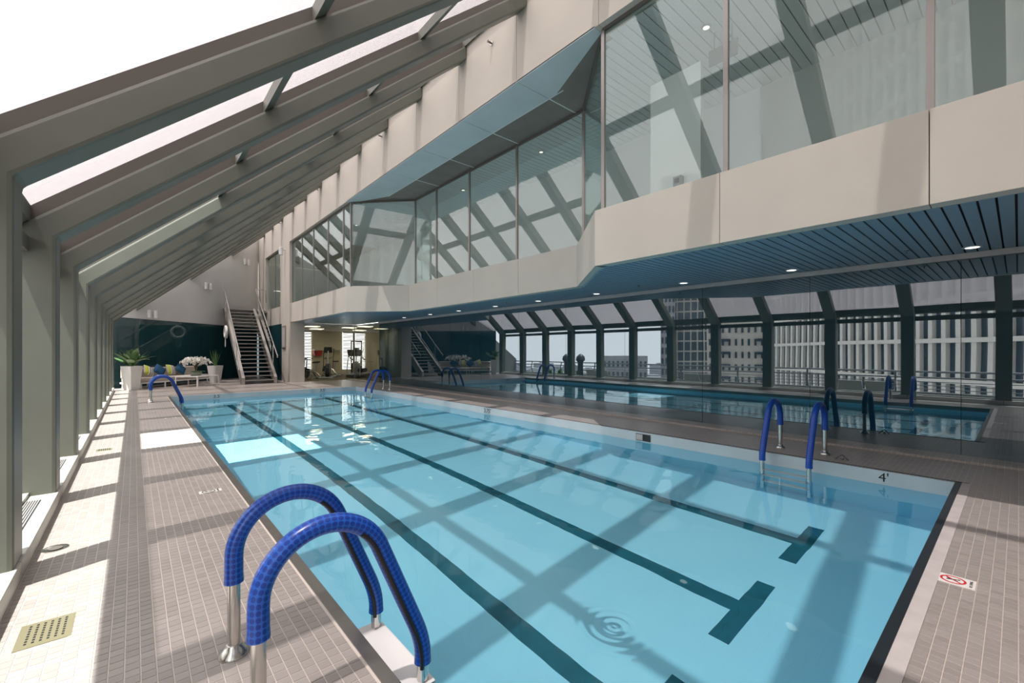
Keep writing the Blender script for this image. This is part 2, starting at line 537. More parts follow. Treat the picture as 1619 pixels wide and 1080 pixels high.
# stainless gutter band above the water
for a, b in (((PX1 - 0.004, PY0, -0.185), (PX1 + 0.06, PY1, -0.002)), ((PX0 - 0.06, PY1 - 0.004, -0.185), (PX1 + 0.06, PY1 + 0.06, -0.002))):
    MB().box(a, b).build('gutter_band', M_POOLW, pool)
MB().box((0.845, PY0 - 0.04, -0.10), (PX0 + 0.004, PY1 + 0.06, 0.004)).build('steel_edge', M_EDGE, pool, bevel=0.003)
MB().box((0.832, 0.36, -0.05), (0.845, PY1 + 0.05, 0.002)).build('grout_line', M_GROUT, pool)
MB().box((0.845, PY0 - 0.05, -0.10), (PX1 + 0.02, PY0 + 0.004, 0.006)).build('black_edge', M_EDGEK, pool, bevel=0.003)
MB().box((0.845, 0.345, -0.05), (PX1 + 0.06, PY0 - 0.05, 0.003)).build('coping', M_COPE, pool)
MB().box((PX1 + 0.045, 0.36, -0.04), (PX1 + 0.065, PY1, 0.004)).build('black_edge', M_EDGEK, pool)
# lane lines
for lx in (2.41, 3.97, 5.53):
    ln = MB().box((lx - 0.085, 1.46, ZB), (lx + 0.085, 17.3, ZB + 0.004)).build('lane_line', M_LANE, pool)
    recv.append(ln)
    for y0 in (1.46, 17.14):
        e = MB().box((lx - 0.5, y0, ZB), (lx + 0.5, y0 + 0.16, ZB + 0.005)).build('lane_end_bar', M_LANE, pool)
        recv.append(e)
recv.append(MB().lathe([(0.09, 0), (0.09, 0.012), (0.02, 0.016)], 20, (6.08, 1.02, ZB)).build('main_drain', M_POOL, pool, True))
# skimmer mouth
MB().box((PX1 - 0.012, 4.36, -0.155), (PX1 + 0.01, 4.66, -0.03)).build('skimmer_frame', M_BLACK, pool)
MB().box((PX1 - 0.018, 4.52, -0.145), (PX1 - 0.01, 4.65, -0.04)).build('skimmer_flap', M_COPE, pool)
# depth numerals
mx = Matrix.Translation((PX1 - 0.006, 1.10, -0.085)) @ Matrix.Rotation(R(-90), 4, 'Z') @ Matrix.Rotation(R(90), 4, 'X')
textmesh('depth_numeral', "4'", 0.155, M_BLACK, pool, mx)
mx = Matrix.Translation((PX1 - 0.006, 9.2, -0.09)) @ Matrix.Rotation(R(-90), 4, 'Z') @ Matrix.Rotation(R(90), 4, 'X')
textmesh('depth_numeral', "3.75'", 0.155, M_BLACK, pool, mx)
for x in (2.2, 5.75):
    mx = Matrix.Translation((x, PY1 - 0.006, -0.085)) @ Matrix.Rotation(R(90), 4, 'X')
    textmesh('depth_numeral', "3.5'", 0.16, M_BLACK, pool, mx)
for o in recv:
    o.cycles.is_caustics_receiver = True

# water surface
wm = bpy.data.meshes.new('pool_water')
wm.from_pydata([(PX0, PY0, ZW), (PX1, PY0, ZW), (PX1, PY1, ZW), (PX0, PY1, ZW)], [], [(0, 1, 2, 3)])
wm.polygons.foreach_set('use_smooth', [True])
wo = link('pool_water', wm, M_WATER)
tag(wo, 'clear still water filling the swimming pool', 'water', kind='stuff')
wo.cycles.is_caustics_caster = True

# ------------------------------------------------------------------ frames of the sloped glasshouse
TH = 0.32
nfr = 0
for k, yc in enumerate(FR_Y):
    x45 = yc - W45
    part = x45 > -0.75
    y0 = yc - TH / 2
    if not part:
        poly = [(-0.57, y0, 0.0), (-0.57, y0, 2.6), (XF, y0, zlo(XF)), (XF, y0, zhi(XF)), (-0.87, y0, 2.636), (-0.87, y0, 0.0)]
    else:
        xs = x45 + 0.02
        poly = [(xs, y0, zlo(xs)), (XF, y0, zlo(XF)), (XF, y0, zhi(XF)), (xs, y0, zhi(xs))]
    fr = MB().prism(poly, (0, TH, 0)).build('steel_frame', M_FRAME, None, bevel=0.028)
    if yc < 1:
        lab = 'grey steel roof frame behind the viewpoint, ' + ORD[k] + ' from the near end wall'
    elif part:
        lab = 'short grey rafter meeting the white far wall, ' + ORD[k - 13] + ' one towards the stairs'
    else:
        lab = 'grey bent steel column and sloping rafter, ' + ORD[k - 2] + ' in the row along the glazed wall'
    tag(fr, lab, 'steel frame', 'glasshouse frames')

def clip45(poly):
    """keep X >= Y - W45 (inside of the far wall)"""
    out = []
    for i in range(len(poly)):
        a, b = poly[i], poly[(i + 1) % len(poly)]
        fa, fb = a[0] - a[1] + W45 + 0.05, b[0] - b[1] + W45 + 0.05
        if fa >= 0: out.append(a)
        if (fa >= 0) != (fb >= 0):
            t = fa / (fa - fb)
            out.append((a[0] + (b[0] - a[0]) * t, a[1] + (b[1] - a[1]) * t))
    return out

PURL = [-0.80, 1.28, 3.45, 5.66]
XG = -0.80
bays = list(zip(FR_Y[:-1], FR_Y[1:])) + [(FR_Y[-1], FR_Y[-1] + 2)]
for n, (ya, yb) in enumerate(bays):
    wnd = empty('window_%d' % (n + 1), (XG, (ya + yb) / 2, 0))
    tag(wnd, 'glazed bay of the sloped glasshouse wall, ' + ORD[n] + ' from the near end', 'window', kind='structure')
    a, b = ya + TH / 2, yb - TH / 2
    if yb < 23.4:
        MB().box((XG - 0.006, a, 0.14), (XG + 0.006, b, 2.44)).build('pane', M_GLASSV, wnd)
        MB().box((XG - 0.006, a, 2.58), (XG + 0.006, b, zgl(XG))).build('pane', M_GLASSV, wnd)
        MB().box((XG - 0.05, a, 2.44), (XG + 0.05, b, 2.58)).build('transom', M_BAR, wnd)
        MB().box((XG - 0.05, a, 0.10), (XG + 0.05, b, 0.16)).build('sill', M_CURB, wnd)
    for r in range(3):
        x0, x1 = PURL[r], PURL[r + 1]
        poly = clip45([(x0, ya), (x1, ya), (x1, yb), (x0, yb)])
        if len(poly) < 3: continue
        clear = abs(ya - 8.27) < 0.1 and r == 0
        MB().prism([(x, y, zgl(x)) for x, y in poly], (0, 0, 0.012)).build('roof_pane', M_GLASSV if clear else M_GLASST, wnd)
    for r in range(4):
        x = PURL[r]
        if x - yb + W45 < 0: continue
        yy0 = ya
        MB().prism([(x - 0.05, yy0, zgl(x - 0.05) - 0.16), (x + 0.05, yy0, zgl(x + 0.05) - 0.16), (x + 0.05, yy0, zgl(x + 0.05)), (x - 0.05, yy0, zgl(x - 0.05))],
                   (0, yb - yy0, 0)).build('purlin', M_FRAME, wnd)
    xs = max(XG, ya - W45 + 0.02)
    MB().prism([(xs, ya - 0.06, zhi(xs) + 0.02), (XF, ya - 0.06, zhi(XF) + 0.02), (XF, ya - 0.06, zgl(XF)), (xs, ya - 0.06, zgl(xs))], (0, 0.12, 0)).build('glazing_bar', M_BAR, wnd)

# curb with heater grilles
gr = MB()
for i in range(9):
    x = -0.79 + i * 0.016
    gr.box((x, -0.62, 0.125), (x + 0.008, 0.62, 0.131))
grm = gr.mesh('grille')
grm.materials.append(M_JOINT)
gb = MB().box((-0.80, -0.64, 0.115), (-0.645, 0.64, 0.1265)).mesh('grille_bed'); gb.materials.append(M_GAP)
for n, (ya, yb) in enumerate(bays):
    if yb > 23.4: continue
    c = MB().box((-0.88, ya + 0.005, 0.0), (-0.555, yb - 0.005, 0.125)).build('trim_%d' % (n + 2), M_CURB, None, bevel=0.008)
    tag(c, 'cream curb with heater grille under the glazed wall, ' + ORD[n] + ' bay', 'curb', kind='structure')
    g = link('grille_bed', gb, None, c); g.location = (0, (ya + yb) / 2, 0)
    g = link('grille', grm, None, c); g.location = (0, (ya + yb) / 2, 0)

# ------------------------------------------------------------------ upper wall above the bays
def panels(parent, name, p, q, z0, z1, th, joints, mat, gap=0.008):
    """vertical wall panels along p->q split at distances in joints; thickness to the right side of p->q"""
    p = Vector((*p, 0)); q = Vector((*q, 0)); L = (q - p).length; d = (q - p) / L
    nrm = Vector((d.y, -d.x, 0))
    js = [0] + [j for j in joints if 0 < j < L] + [L]
    for a, b in zip(js[:-1], js[1:]):
        A = p + d * (a + gap / 2); B = p + d * (b - gap / 2)
        MB().prism([A + Vector((0, 0, z0)), B + Vector((0, 0, z0)), B + Vector((0, 0, z1)), A + Vector((0, 0, z1))], nrm * th).build(name, mat, parent, bevel=0.004)

wu = empty('wall_right_upper', (XF, 14, 6.76))
tag(wu, 'cream panelled wall above the upper floor windows', 'wall', kind='structure')
panels(wu, 'panel', (XF, -3.4), (XF, 31), 6.76, 8.60, 0.18, [y + TH / 2 + 3.4 for y in FR_Y], M_WHITE)
MB().box((XF + 0.10, -3.4, 6.78), (XF + 0.16, 31, 8.58)).build('joint_backing', M_JOINT, wu)

# fascia of the upper floor
wf = empty('wall_right_fascia', (XF, 9, 2.88))
tag(wf, 'cream fascia band of the overhanging upper floor with a stepped-back middle', 'wall', kind='structure')
ZF0, ZF1 = 2.88, 3.78
panels(wf, 'panel', (XF, -3.4), (XF, 4.5), ZF0, ZF1, 0.2, [3.95, 5.9], M_WHITE)
panels(wf, 'panel', (XF, 4.5), (XR, 6.2), ZF0, ZF1, 0.2, [], M_WHITE, 0.0)
panels(wf, 'panel', (XR, 6.2), (XR, 13.8), ZF0, ZF1, 0.2, [1.9, 3.8, 5.7], M_WHITE)
panels(wf, 'panel', (XR, 13.8), (XF, 15.5), ZF0, ZF1, 0.2, [], M_WHITE, 0.0)
panels(wf, 'panel', (XF, 15.5), (XF, 29.8), ZF0, ZF1, 0.2, [y + TH / 2 - 15.5 for y in FR_Y], M_WHITE)
# solid pier between the two far windows and down to the deck
panels(wf, 'pier', (XF, 22.95), (XF, 24.7), ZF1, 6.76, 0.2, [], M_WHITE, 0.0)
panels(wf, 'pier', (XF, 28.05), (XF, 29.8), ZF1, 6.76, 0.2, [], M_WHITE, 0.0)
col = MB().box((XF, 22.75, 0), (6.30, 24.4, ZF0)).build('wall_pier', M_WHITE, None)
tag(col, 'cream square pier beside the stairs supporting the upper floor', 'pier', kind='structure')
MB().box((XF, 24.4, 0), (XF + 0.2, 29.8, ZF0)).build('lower_wall', M_DARKG, wf)

# upper bay ceiling strips
wc = empty('ceiling_bay', (XF, 9, 6.76))
tag(wc, 'blue grey and brown panelled soffit over the stepped-back upper windows', 'ceiling', kind='structure')
js = [4.5, 6.4, 8.3, 10.2, 12.1, 14.0, 15.5]
for a, b in zip(js[:-1], js[1:]):
    def xr(y): return XF + 0.15 + max(0, min(y - 4.5, 1.7, 15.5 - y)) * 0.93
    def cell(x0f, x1f, mat, nm, z):
        ys = sorted({a + 0.006, b - 0.006, *[t for t in (6.2, 13.8) if a < t < b]})
        pl = [(x0f(y), y, z) for y in ys] + [(x1f(y), y, z) for y in reversed(ys)]
        MB().prism(pl, (0, 0, 0.03)).build(nm, mat, wc)
    cell(lambda y: XF + 0.0, lambda y: min(6.55, xr(y) + 0.02), M_BAND, 'plaster_panel', 6.755)
    cell(lambda y: min(6.56, xr(y)), lambda y: xr(y) + 0.05, M_BROWN, 'metal_panel', 6.757)
    MB().box((6.56, b - 0.02, 6.752), (7.40, b + 0.01, 6.757)).build('white_trim', M_TRIMW, wc) if 6 < b < 14 else None
MB().box((6.54, 6.0, 6.75), (6.565, 14.0, 6.757)).build('white_trim', M_TRIMW, wc)
MB().box((5.7, -3.4, 6.785), (11.2, 30.0, 7.0)).build('slab', M_WHITE, wc)

# bay glazing
GL = [((5.80, -1.4), (5.80, 0.554)), ((5.80, 0.554), (5.80, 2.474)), ((5.80, 2.474), (5.80, 4.43)), ((5.80, 4.43), (7.40, 6.18)),
      ((7.40, 6.18), (7.40, 8.37)), ((7.40, 8.37), (7.40, 10.46)), ((7.40, 10.46), (7.40, 12.29)), ((7.40, 12.29), (7.40, 13.69)),
      ((7.40, 13.69), (5.85, 15.35)), ((5.80, 15.4), (5.80, 16.12)), ((5.80, 16.12), (5.80, 17.78)), ((5.80, 17.78), (5.80, 19.63)), ((5.80, 19.63), (5.80, 21.31)), ((5.80, 21.31), (5.80, 22.9)),
      ((5.80, 24.72), (5.80, 26.3)), ((5.80, 26.3), (5.80, 28.05)), ((5.80, -3.4), (5.80, -1.4))]
for n, (p, q) in enumerate(GL):
    wnd = empty('window_%d' % (n + 31), (*p, ZF1))
    tag(wnd, 'tall green tinted pane of the upper floor glazing, ' + ORD[n] + ' along the balcony front', 'window', kind='structure')
    P3 = Vector((*p, 0)); Q3 = Vector((*q, 0)); d = (Q3 - P3).normalized(); nn = Vector((d.y, -d.x, 0)) * 0.012
    MB().prism([P3 + Vector((0, 0, ZF1 - 0.02)), Q3 + Vector((0, 0, ZF1 - 0.02)), Q3 + Vector((0, 0, 6.755)), P3 + Vector((0, 0, 6.755))], nn).build('pane', M_GLASSB, wnd)
    MB().bar(P3 + Vector((0, 0, ZF1 - 0.03)), P3 + Vector((0, 0, 6.755)), 0.045, 0.06).build('mullion', M_MULL, wnd)
    MB().bar(P3 + Vector((0, 0, 6.735)), Q3 + Vector((0, 0, 6.735)), 0.05, 0.05).build('head_rail', M_BAR, wnd)
    if 22 < q[1] < 23.0: MB().bar(Q3 + Vector((0, 0, ZF1)), Q3 + Vector((0, 0, 6.755)), 0.05, 0.05).build('mullion', M_MULL, wnd)

# upper room behind the glazing
ur = empty('wall_upper_room', (10, 9, 3.6))
tag(ur, 'pale inner wall of the upper floor corridor', 'wall', kind='structure')
MB().box((9.4, -3.4, 3.6), (9.55, 30.0, 6.76)).build('back_wall', M_WALLW, ur)
MB().box((5.9, 29.85, 2.9), (9.5, 30.0, 6.76)).build('end_wall', M_WALLW, ur)
MB().box((6.0, -3.4, 3.6), (9.5, -3.3, 6.76)).build('end_wall', M_WALLW, ur)
fl2 = MB()
for p in ((5.87, -3.4, 9.5, 4.5), (7.40, 4.5, 9.5, 15.5), (5.87, 15.5, 9.5, 29.9)):
    fl2.box((p[0], p[1], 3.30), (p[2], p[3], 3.6))
fl2.build('upper_floor_slab', M_WALLW, ur)
MB().box((9.33, 3.3, 3.6), (9.41, 4.3, 5.75)).build('door_leaf', M_TRIMW, ur)
m = MB()
for i in range(150):
    y = -3.3 + i * 0.165
    if y < 22.8: m.box((5.95 if y < 4.3 or y > 15.5 else 7.45 if 6.1 < y < 13.6 else 7.45 - max(6.1 - y, y - 13.6) * 0.83, y, 6.735), (9.4, y + 0.15, 6.75))
us = m.build('slat_field', M_TRIMW, ur)
us['kind'] = 'stuff'
for y, x in ((3.3, 7.0), (8.2, 8.1), (11.8, 8.1), (18.0, 7.0)):
    dl = empty('recessed_light', (x, y, 6.73))
    tag(dl, 'small round recessed ceiling light on the upper floor, %s' % ('above the wall dispenser' if y < 4 else 'behind the stepped-back glass nearer the viewer' if y < 9 else 'behind the stepped-back glass further along' if y < 12 else 'behind the far row of narrow panes'), 'ceiling light', 'upper floor downlights')
    MB().lathe([(0.075, 0.0), (0.075, 0.012), (0.05, 0.012)], 18, (x, y, 6.722)).build('trim_ring', M_BRASS if False else M_CHROME, dl, True)
    MB().lathe([(0.05, 0), (0.05, 0.006)], 18, (x, y, 6.722)).build('lamp', M_LEAD, dl)
disp = empty('soap_dispenser', (6.47, 3.49, 4.0))
tag(disp, 'small grey wall dispenser on the upper corridor wall', 'dispenser')
MB().box((6.42, 3.42, 4.0), (6.52, 3.56, 4.24)).build('body', pmat('dispenser_grey', (0.22, 0.22, 0.23), 0.4), disp, bevel=0.015)
MB().box((6.405, 3.45, 4.13), (6.43, 3.53, 4.2)).build('window_slot', M_BLACK, disp)
MB().box((6.40, 3.46, 3.995), (6.44, 3.52, 4.02)).build('nozzle', M_CHROME, disp)
MB().box((6.50, 3.15, 3.6), (6.58, 4.0, 5.9)).build('partition', M_WALLW, ur)
sg = MB().box((7.2, 2.9, 6.2), (7.23, 3.35, 6.45)).build('hanging_sign', M_MULL); tag(sg, 'blank grey hanging sign under the upper floor ceiling', 'sign')
MB().box((7.21, 2.98, 6.45), (7.22, 2.99, 6.735)).build('hanger', M_MULL, sg)
MB().box((7.21, 3.26, 6.45), (7.22, 3.27, 6.735)).build('hanger', M_MULL, sg)

# ------------------------------------------------------------------ slatted soffit
ce = empty('ceiling', (7, 9, 2.9))
tag(ce, 'grey metal slat soffit under the upper floor, coloured with blue bounce light from the pool', 'ceiling', kind='structure')
def soffit_x(y):
    if y < 4.5 or y > 15.5: return XF + 0.2
    if y < 6.2: return XF + 0.2 + (y - 4.5) * (XR - XF) / 1.7
    if y < 13.8: return XR + 0.2
    return XR + 0.2 - (y - 13.8) * (XR - XF) / 1.7
sm = {}
y = -3.4
while y < 22.7:
    x0 = round(soffit_x(y + 0.05), 3)
    if x0 not in sm:
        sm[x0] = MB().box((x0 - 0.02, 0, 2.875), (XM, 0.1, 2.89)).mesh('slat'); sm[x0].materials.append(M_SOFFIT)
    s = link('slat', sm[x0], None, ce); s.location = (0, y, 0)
    y += 0.118
mbk = MB()
for a, b in ((-3.4, 4.5), (4.5, 6.2), (6.2, 13.8), (13.8, 15.5), (15.5, 22.9)):
    mbk.prism([(soffit_x(a + 0.001), a, 2.90), (soffit_x(b - 0.001), b, 2.90), (XM + 0.1, b, 2.90), (XM + 0.1, a, 2.90)], (0, 0, 0.06))
mbk.build('slat_backing', M_GAP, ce)
MB().box((XM - 0.06, -3.4, 2.79), (XM, 19.9, 2.87)).build('edge_trim', M_COPE, ce)

DL = [(8.45, 2.52), (8.4, 4.42), (8.4, 6.62), (8.4, 8.62), (8.4, 10.5), (8.4, 12.5), (8.4, 14.4), (8.4, 16.5), (8.4, 0.4), (8.4, -1.6)]
for i, (x, y) in enumerate(DL):
    dl = empty('recessed_light', (x, y, 2.87))
    tag(dl, 'round recessed downlight in the slatted soffit, ' + ORD[i] + ' of the row beside the mirror', 'ceiling light', 'soffit downlights')
    MB().lathe([(0.10, 0.0), (0.10, 0.008), (0.075, 0.008)], 20, (x, y, 2.868)).build('trim_ring', M_TRIMW, dl, True)
    MB().lathe([(0.07, 0), (0.07, 0.004)], 20, (x, y, 2.866)).build('lamp', M_LEAD, dl)
for i, (x, y) in enumerate(((8.0, 1.0), (8.0, 5.2), (8.0, 9.5))):
    sp = empty('sprinkler_head', (x, y, 2.87))
    tag(sp, 'small ceiling sprinkler in the slatted soffit, ' + ORD[i] + ' from the near end', 'sprinkler', 'soffit sprinklers')
    MB().lathe([(0.03, 0.0), (0.03, 0.006)], 12, (x, y, 2.869)).build('plate', M_CHROME, sp)
    MB().lathe([(0.018, -0.03), (0.02, -0.028), (0.006, -0.026), (0.006, 0.0)], 12, (x, y, 2.869)).build('head', M_BAR, sp)

# ------------------------------------------------------------------ mirror wall
mw = empty('wall_right', (XM, 9, 0))
tag(mw, 'tinted mirror wall reflecting the windows along the deck', 'wall', kind='structure')
seam = [-3.4, -1.37, 0.53, 2.36, 4.25, 6.13, 8.02, 9.93, 11.85, 13.75, 15.7, 17.8, 19.9]
for a, b in zip(seam[:-1], seam[1:]):
    MB().box((XM, a + 0.003, 0.03), (XM + 0.02, b - 0.003, 2.80)).build('mirror_panel', M_MIRROR, mw)
MB().box((XM + 0.02, -3.4, 0), (XM + 0.15, 19.9, 2.9)).build('backing', M_GAP, mw)
MB().box((XM + 0.0, -3.4, 2.80), (XM + 0.15, 19.9, 2.9)).build('head', M_GAP, mw)
nearw = MB().box((-0.9, -3.6, 0), (11.2, -3.4, 9.0)).build('wall_near', M_WHITE)
tag(nearw, 'plain cream end wall behind the viewpoint', 'wall', kind='structure')

# ------------------------------------------------------------------ far angled wall
fw = empty('wall_far', (2.4, 26.6, 0))
tag(fw, 'angled far wall, dark teal glass panels below and white plaster above', 'wall', kind='structure')
def P45(x, z, off=0.0): return Vector((x + off * 0.7071, x + W45 - off * 0.7071, z))
def plate45(x0, x1, z0, z1, th, name, mat, z1b=None):
    z1b = z1 if z1b is None else z1b
    d = Vector((-0.7071, 0.7071, 0)) * th
    MB().prism([P45(x0, z0), P45(x1, z0), P45(x1, z1b), P45(x0, z1)], d).build(name, mat, fw)
sx = [-0.95, 0.34, 1.46, 2.58, 3.70, 4.82, 5.69]
for a, b in zip(sx[:-1], sx[1:]):
    plate45(a + 0.003, b - 0.003, 0, 2.865, 0.03, 'glass_panel', M_DARKG)
MB().prism([P45(-0.95, 0, -0.035), P45(5.69, 0, -0.035), P45(5.69, 2.86, -0.035), P45(-0.95, 2.86, -0.035)], Vector((-0.07, 0.07, 0))).build('backing', M_GAP, fw)
for a, b, nm in ((-0.95, 5.69, 'plaster'),):
    d = Vector((-0.7071, 0.7071, 0)) * 0.15
    MB().prism([P45(a, 2.87, 0.02), P45(b, 2.87, 0.02), P45(b, zgl(b) - 0.02, 0.02), P45(a, max(2.9, zgl(a) - 0.02), 0.02)], d).build(nm, M_WALLW, fw)
def sconce(i, x, z, lab):
    s = empty('wall_sconce', P45(x, z))
    tag(s, lab, 'wall light', 'white wall cylinders')
    c = P45(x, z, 0.13)
    MB().lathe([(0.07, -0.17), (0.075, -0.165), (0.075, 0.165), (0.07, 0.17)], 16, c).build('cylinder', M_WHITEP, s, True)
    MB().bar(P45(x, z, 0.02), P45(x, z, 0.07), 0.05, 0.05).build('bracket', M_WHITEP, s)
for i, (x, z, w) in enumerate(((0.42, 3.1, 'low'), (2.66, 4.78, 'middle'), (4.69, 6.58, 'high'))):
    sconce(i, x, z, 'white cylinder wall light, left one of the %s pair on the far wall' % w)
    sconce(i, x + 0.22, z, 'white cylinder wall light, right one of the %s pair on the far wall' % w)

# ------------------------------------------------------------------ gym behind the glass
gw = None
M_CREAM = pmat('gym_cream', (0.72, 0.66, 0.53), 0.8)
GWN = [0]
def wpiece(a, b):
    GWN[0] += 1
    tag(MB().box(a, b).build('wall_gym_%d' % GWN[0], M_CREAM), 'cream gym wall section, ' + ORD[GWN[0] - 1] + ' around the room', 'wall', kind='structure')
YB = 29.0
wpiece((6.3, YB, 0), (7.75, YB + 0.15, 2.9)); wpiece((8.45, YB, 0), (10.35, YB + 0.15, 2.9)); wpiece((11.9, YB, 0), (14, YB + 0.15, 2.9))
wpiece((7.75, YB, 0), (8.45, YB + 0.15, 0.3)); wpiece((10.35, YB, 0), (11.9, YB + 0.15, 0.3))
wpiece((7.75, YB, 2.72), (8.45, YB + 0.15, 2.9)); wpiece((10.35, YB, 2.72), (11.9, YB + 0.15, 2.9))
wpiece((14, 19.9, 0), (14.15, YB, 2.9)); wpiece((XM + 0.15, 19.9, 0), (14, 20.05, 2.9)); wpiece((6.3, 24.4, 0), (6.45, YB, 2.9))
gce = MB().box((6.3, 22.9, 2.78), (14.1, YB, 2.88)).box((XM + 0.16, 20.05, 2.78), (14.1, 22.9, 2.88)).build('ceiling_gym', M_WALLW); tag(gce, 'white gym ceiling', 'ceiling', kind='structure')
gfl = MB().box((XM, 19.9, -0.3), (14.1, YB, 0.0)).box((6.3, 23.0, -0.02), (XM, YB, 0.002)).build('floor_gym', pmat('gym_carpet', (0.16, 0.13, 0.10), 0.95)); tag(gfl, 'dark carpet floor of the gym', 'floor', kind='structure')
g1 = MB().box((6.30, 22.99, 0.03), (XM, 23.01, 2.85)).build('window_51', M_GLASSG); tag(g1, 'glass partition between pool deck and gym', 'window', kind='structure')
g2 = MB().box((XM - 0.01, 19.9, 0.03), (XM + 0.01, 22.98, 2.85)).build('window_52', M_GLASSG); tag(g2, 'glass side partition of the gym next to the mirror wall', 'window', kind='structure')
MB().box((XM - 0.015, 22.97, 0.0), (XM + 0.015, 23.03, 2.85)).build('corner_post', M_MULL, g1)
MB().box((6.3, 22.97, 2.80), (XM, 23.03, 2.88)).build('head_rail', M_COPE, g1)
M_BLIND = pmat('blind_slat', (0.70, 0.66, 0.58), 0.6)
bs = MB().box((0, 0, 0), (0.66, 0.02, 0.058)).mesh('blind_slat'); bs.materials.append(M_BLIND)
bs2 = MB().box((0, 0, 0), (0.68, 0.02, 0.058)).mesh('blind_slat'); bs2.materials.append(M_BLIND)
for n, (x0, nm, mesh_) in enumerate(((7.77, 'left gym window', bs), (10.37, 'middle gym window', bs2), (11.19, 'right gym window', bs2))):
    bl = empty('window_blind', (x0, YB - 0.08, 2.7)); tag(bl, 'horizontal slat blind on the %s' % nm, 'blind', 'gym window blinds')
    for i in range(24):
        s = link('slat', mesh_, None, bl); s.location = (x0, YB - 0.07, 0.36 + i * 0.1)
        s.matrix_parent_inverse = bl.matrix_world.inverted()
    MB().box((x0, YB - 0.09, 2.70), (x0 + 0.66, YB - 0.01, 2.76)).build('head_box', M_BLIND, bl)
MB().box((11.06, YB - 0.03, 0.3), (11.18, YB + 0.05, 2.72)).build('trim_40', M_BAR); bpy.data.objects['trim_40']['kind'] = 'structure'; tag(bpy.data.objects['trim_40'], 'dark mullion between the two blinds of the wide gym window', 'mullion')
for i, (x, y) in enumerate(((7.0, 23.9), (8.9, 23.9), (9.1, 22.2), (8.0, 26.5), (10.5, 26.5), (12, 24))):
    gl_ = empty('ceiling_panel_light', (x, y, 2.77)); tag(gl_, 'yellow lit square ceiling panel in the gym, ' + ORD[i] + ' from the glass front', 'ceiling light', 'gym ceiling panels')
    MB().box((x - 0.33, y - 0.33, 2.768), (x + 0.33, y + 0.33, 2.778)).build('frame', M_TRIMW, gl_)
    MB().box((x - 0.3, y - 0.3, 2.762), (x + 0.3, y + 0.3, 2.769)).build('diffuser', M_PANEL, gl_)

M_GYMB = pmat('machine_black', (0.02, 0.02, 0.022), 0.45)
M_GYMS = pmat('machine_silver', (0.55, 0.55, 0.56), 0.3, 0.8)
M_RED = pmat('red_plastic', (0.55, 0.03, 0.02), 0.4)
def at(x, y, rz, pts):
    c, s = math.cos(rz), math.sin(rz)
    return [(x + px * c - py * s, y + px * s + py * c, pz) for px, py, pz in pts]
def treadmill(x, y, rz, lab):
    t = empty('treadmill', (x, y, 0)); tag(t, lab, 'treadmill', 'gym machines')
    b = at(x, y, rz, [(-0.38, -0.9, 0.05), (0.38, -0.9, 0.05), (0.38, 0.8, 0.05), (-0.38, 0.8, 0.05)])
    MB().prism(b, (0, 0, 0.16)).build('deck', M_GYMB, t, bevel=0.03)
    for sx_ in (-0.36, 0.36):
        MB().tube(at(x, y, rz, [(sx_, 0.75, 0.15), (sx_, 0.62, 0.8), (sx_, 0.5, 1.25), (sx_, 0.1, 1.02), (sx_, -0.2, 1.0)]), 0.03, 8).build('handrail', M_GYMS, t, True)
    MB().prism(at(x, y, rz, [(-0.4, 0.42, 1.2), (0.4, 0.42, 1.2), (0.4, 0.56, 1.55), (-0.4, 0.56, 1.55)]), (0, 0.06, 0)).build('console', M_GYMB, t, bevel=0.02)
def elliptical(x, y, rz, lab):
    t = empty('elliptical_trainer', (x, y, 0)); tag(t, lab, 'exercise machine', 'gym machines')
    MB().prism(at(x, y, rz, [(-0.3, -0.85, 0), (0.3, -0.85, 0), (0.3, 0.85, 0), (-0.3, 0.85, 0)]), (0, 0, 0.09)).build('base', M_GYMS, t, bevel=0.02)
    c = at(x, y, rz, [(0, 0.5, 0.42)])[0]
    w = MB().lathe([(0.38, -0.1), (0.40, -0.08), (0.40, 0.08), (0.38, 0.1)], 22)
    w.v = [(c[0] + (vz) * math.cos(rz) - vx * math.sin(rz), c[1] + vz * math.sin(rz) + vx * math.cos(rz), c[2] + vy) for vx, vy, vz in w.v]
    w.build('flywheel', M_GYMB, t, True)
    MB().tube(at(x, y, rz, [(0, 0.55, 0.4), (0, 0.45, 1.2), (0, 0.42, 1.5)]), 0.04, 8).build('mast', M_GYMS, t, True)
    for sx_ in (-0.25, 0.25):
        MB().tube(at(x, y, rz, [(sx_, 0.4, 0.5), (sx_, 0.35, 1.1), (sx_, 0.15, 1.5), (sx_, 0.05, 1.62)]), 0.02, 8).build('handle', M_GYMB, t, True)
        MB().tube(at(x, y, rz, [(sx_, 0.4, 0.35), (sx_, -0.6, 0.22)]), 0.03, 8).build('pedal_arm', M_GYMS, t, True)
    MB().prism(at(x, y, rz, [(-0.2, 0.36, 1.4), (0.2, 0.36, 1.4), (0.2, 0.44, 1.72), (-0.2, 0.44, 1.72)]), (0, 0.05, 0)).build('console', M_GYMB, t, bevel=0.02)
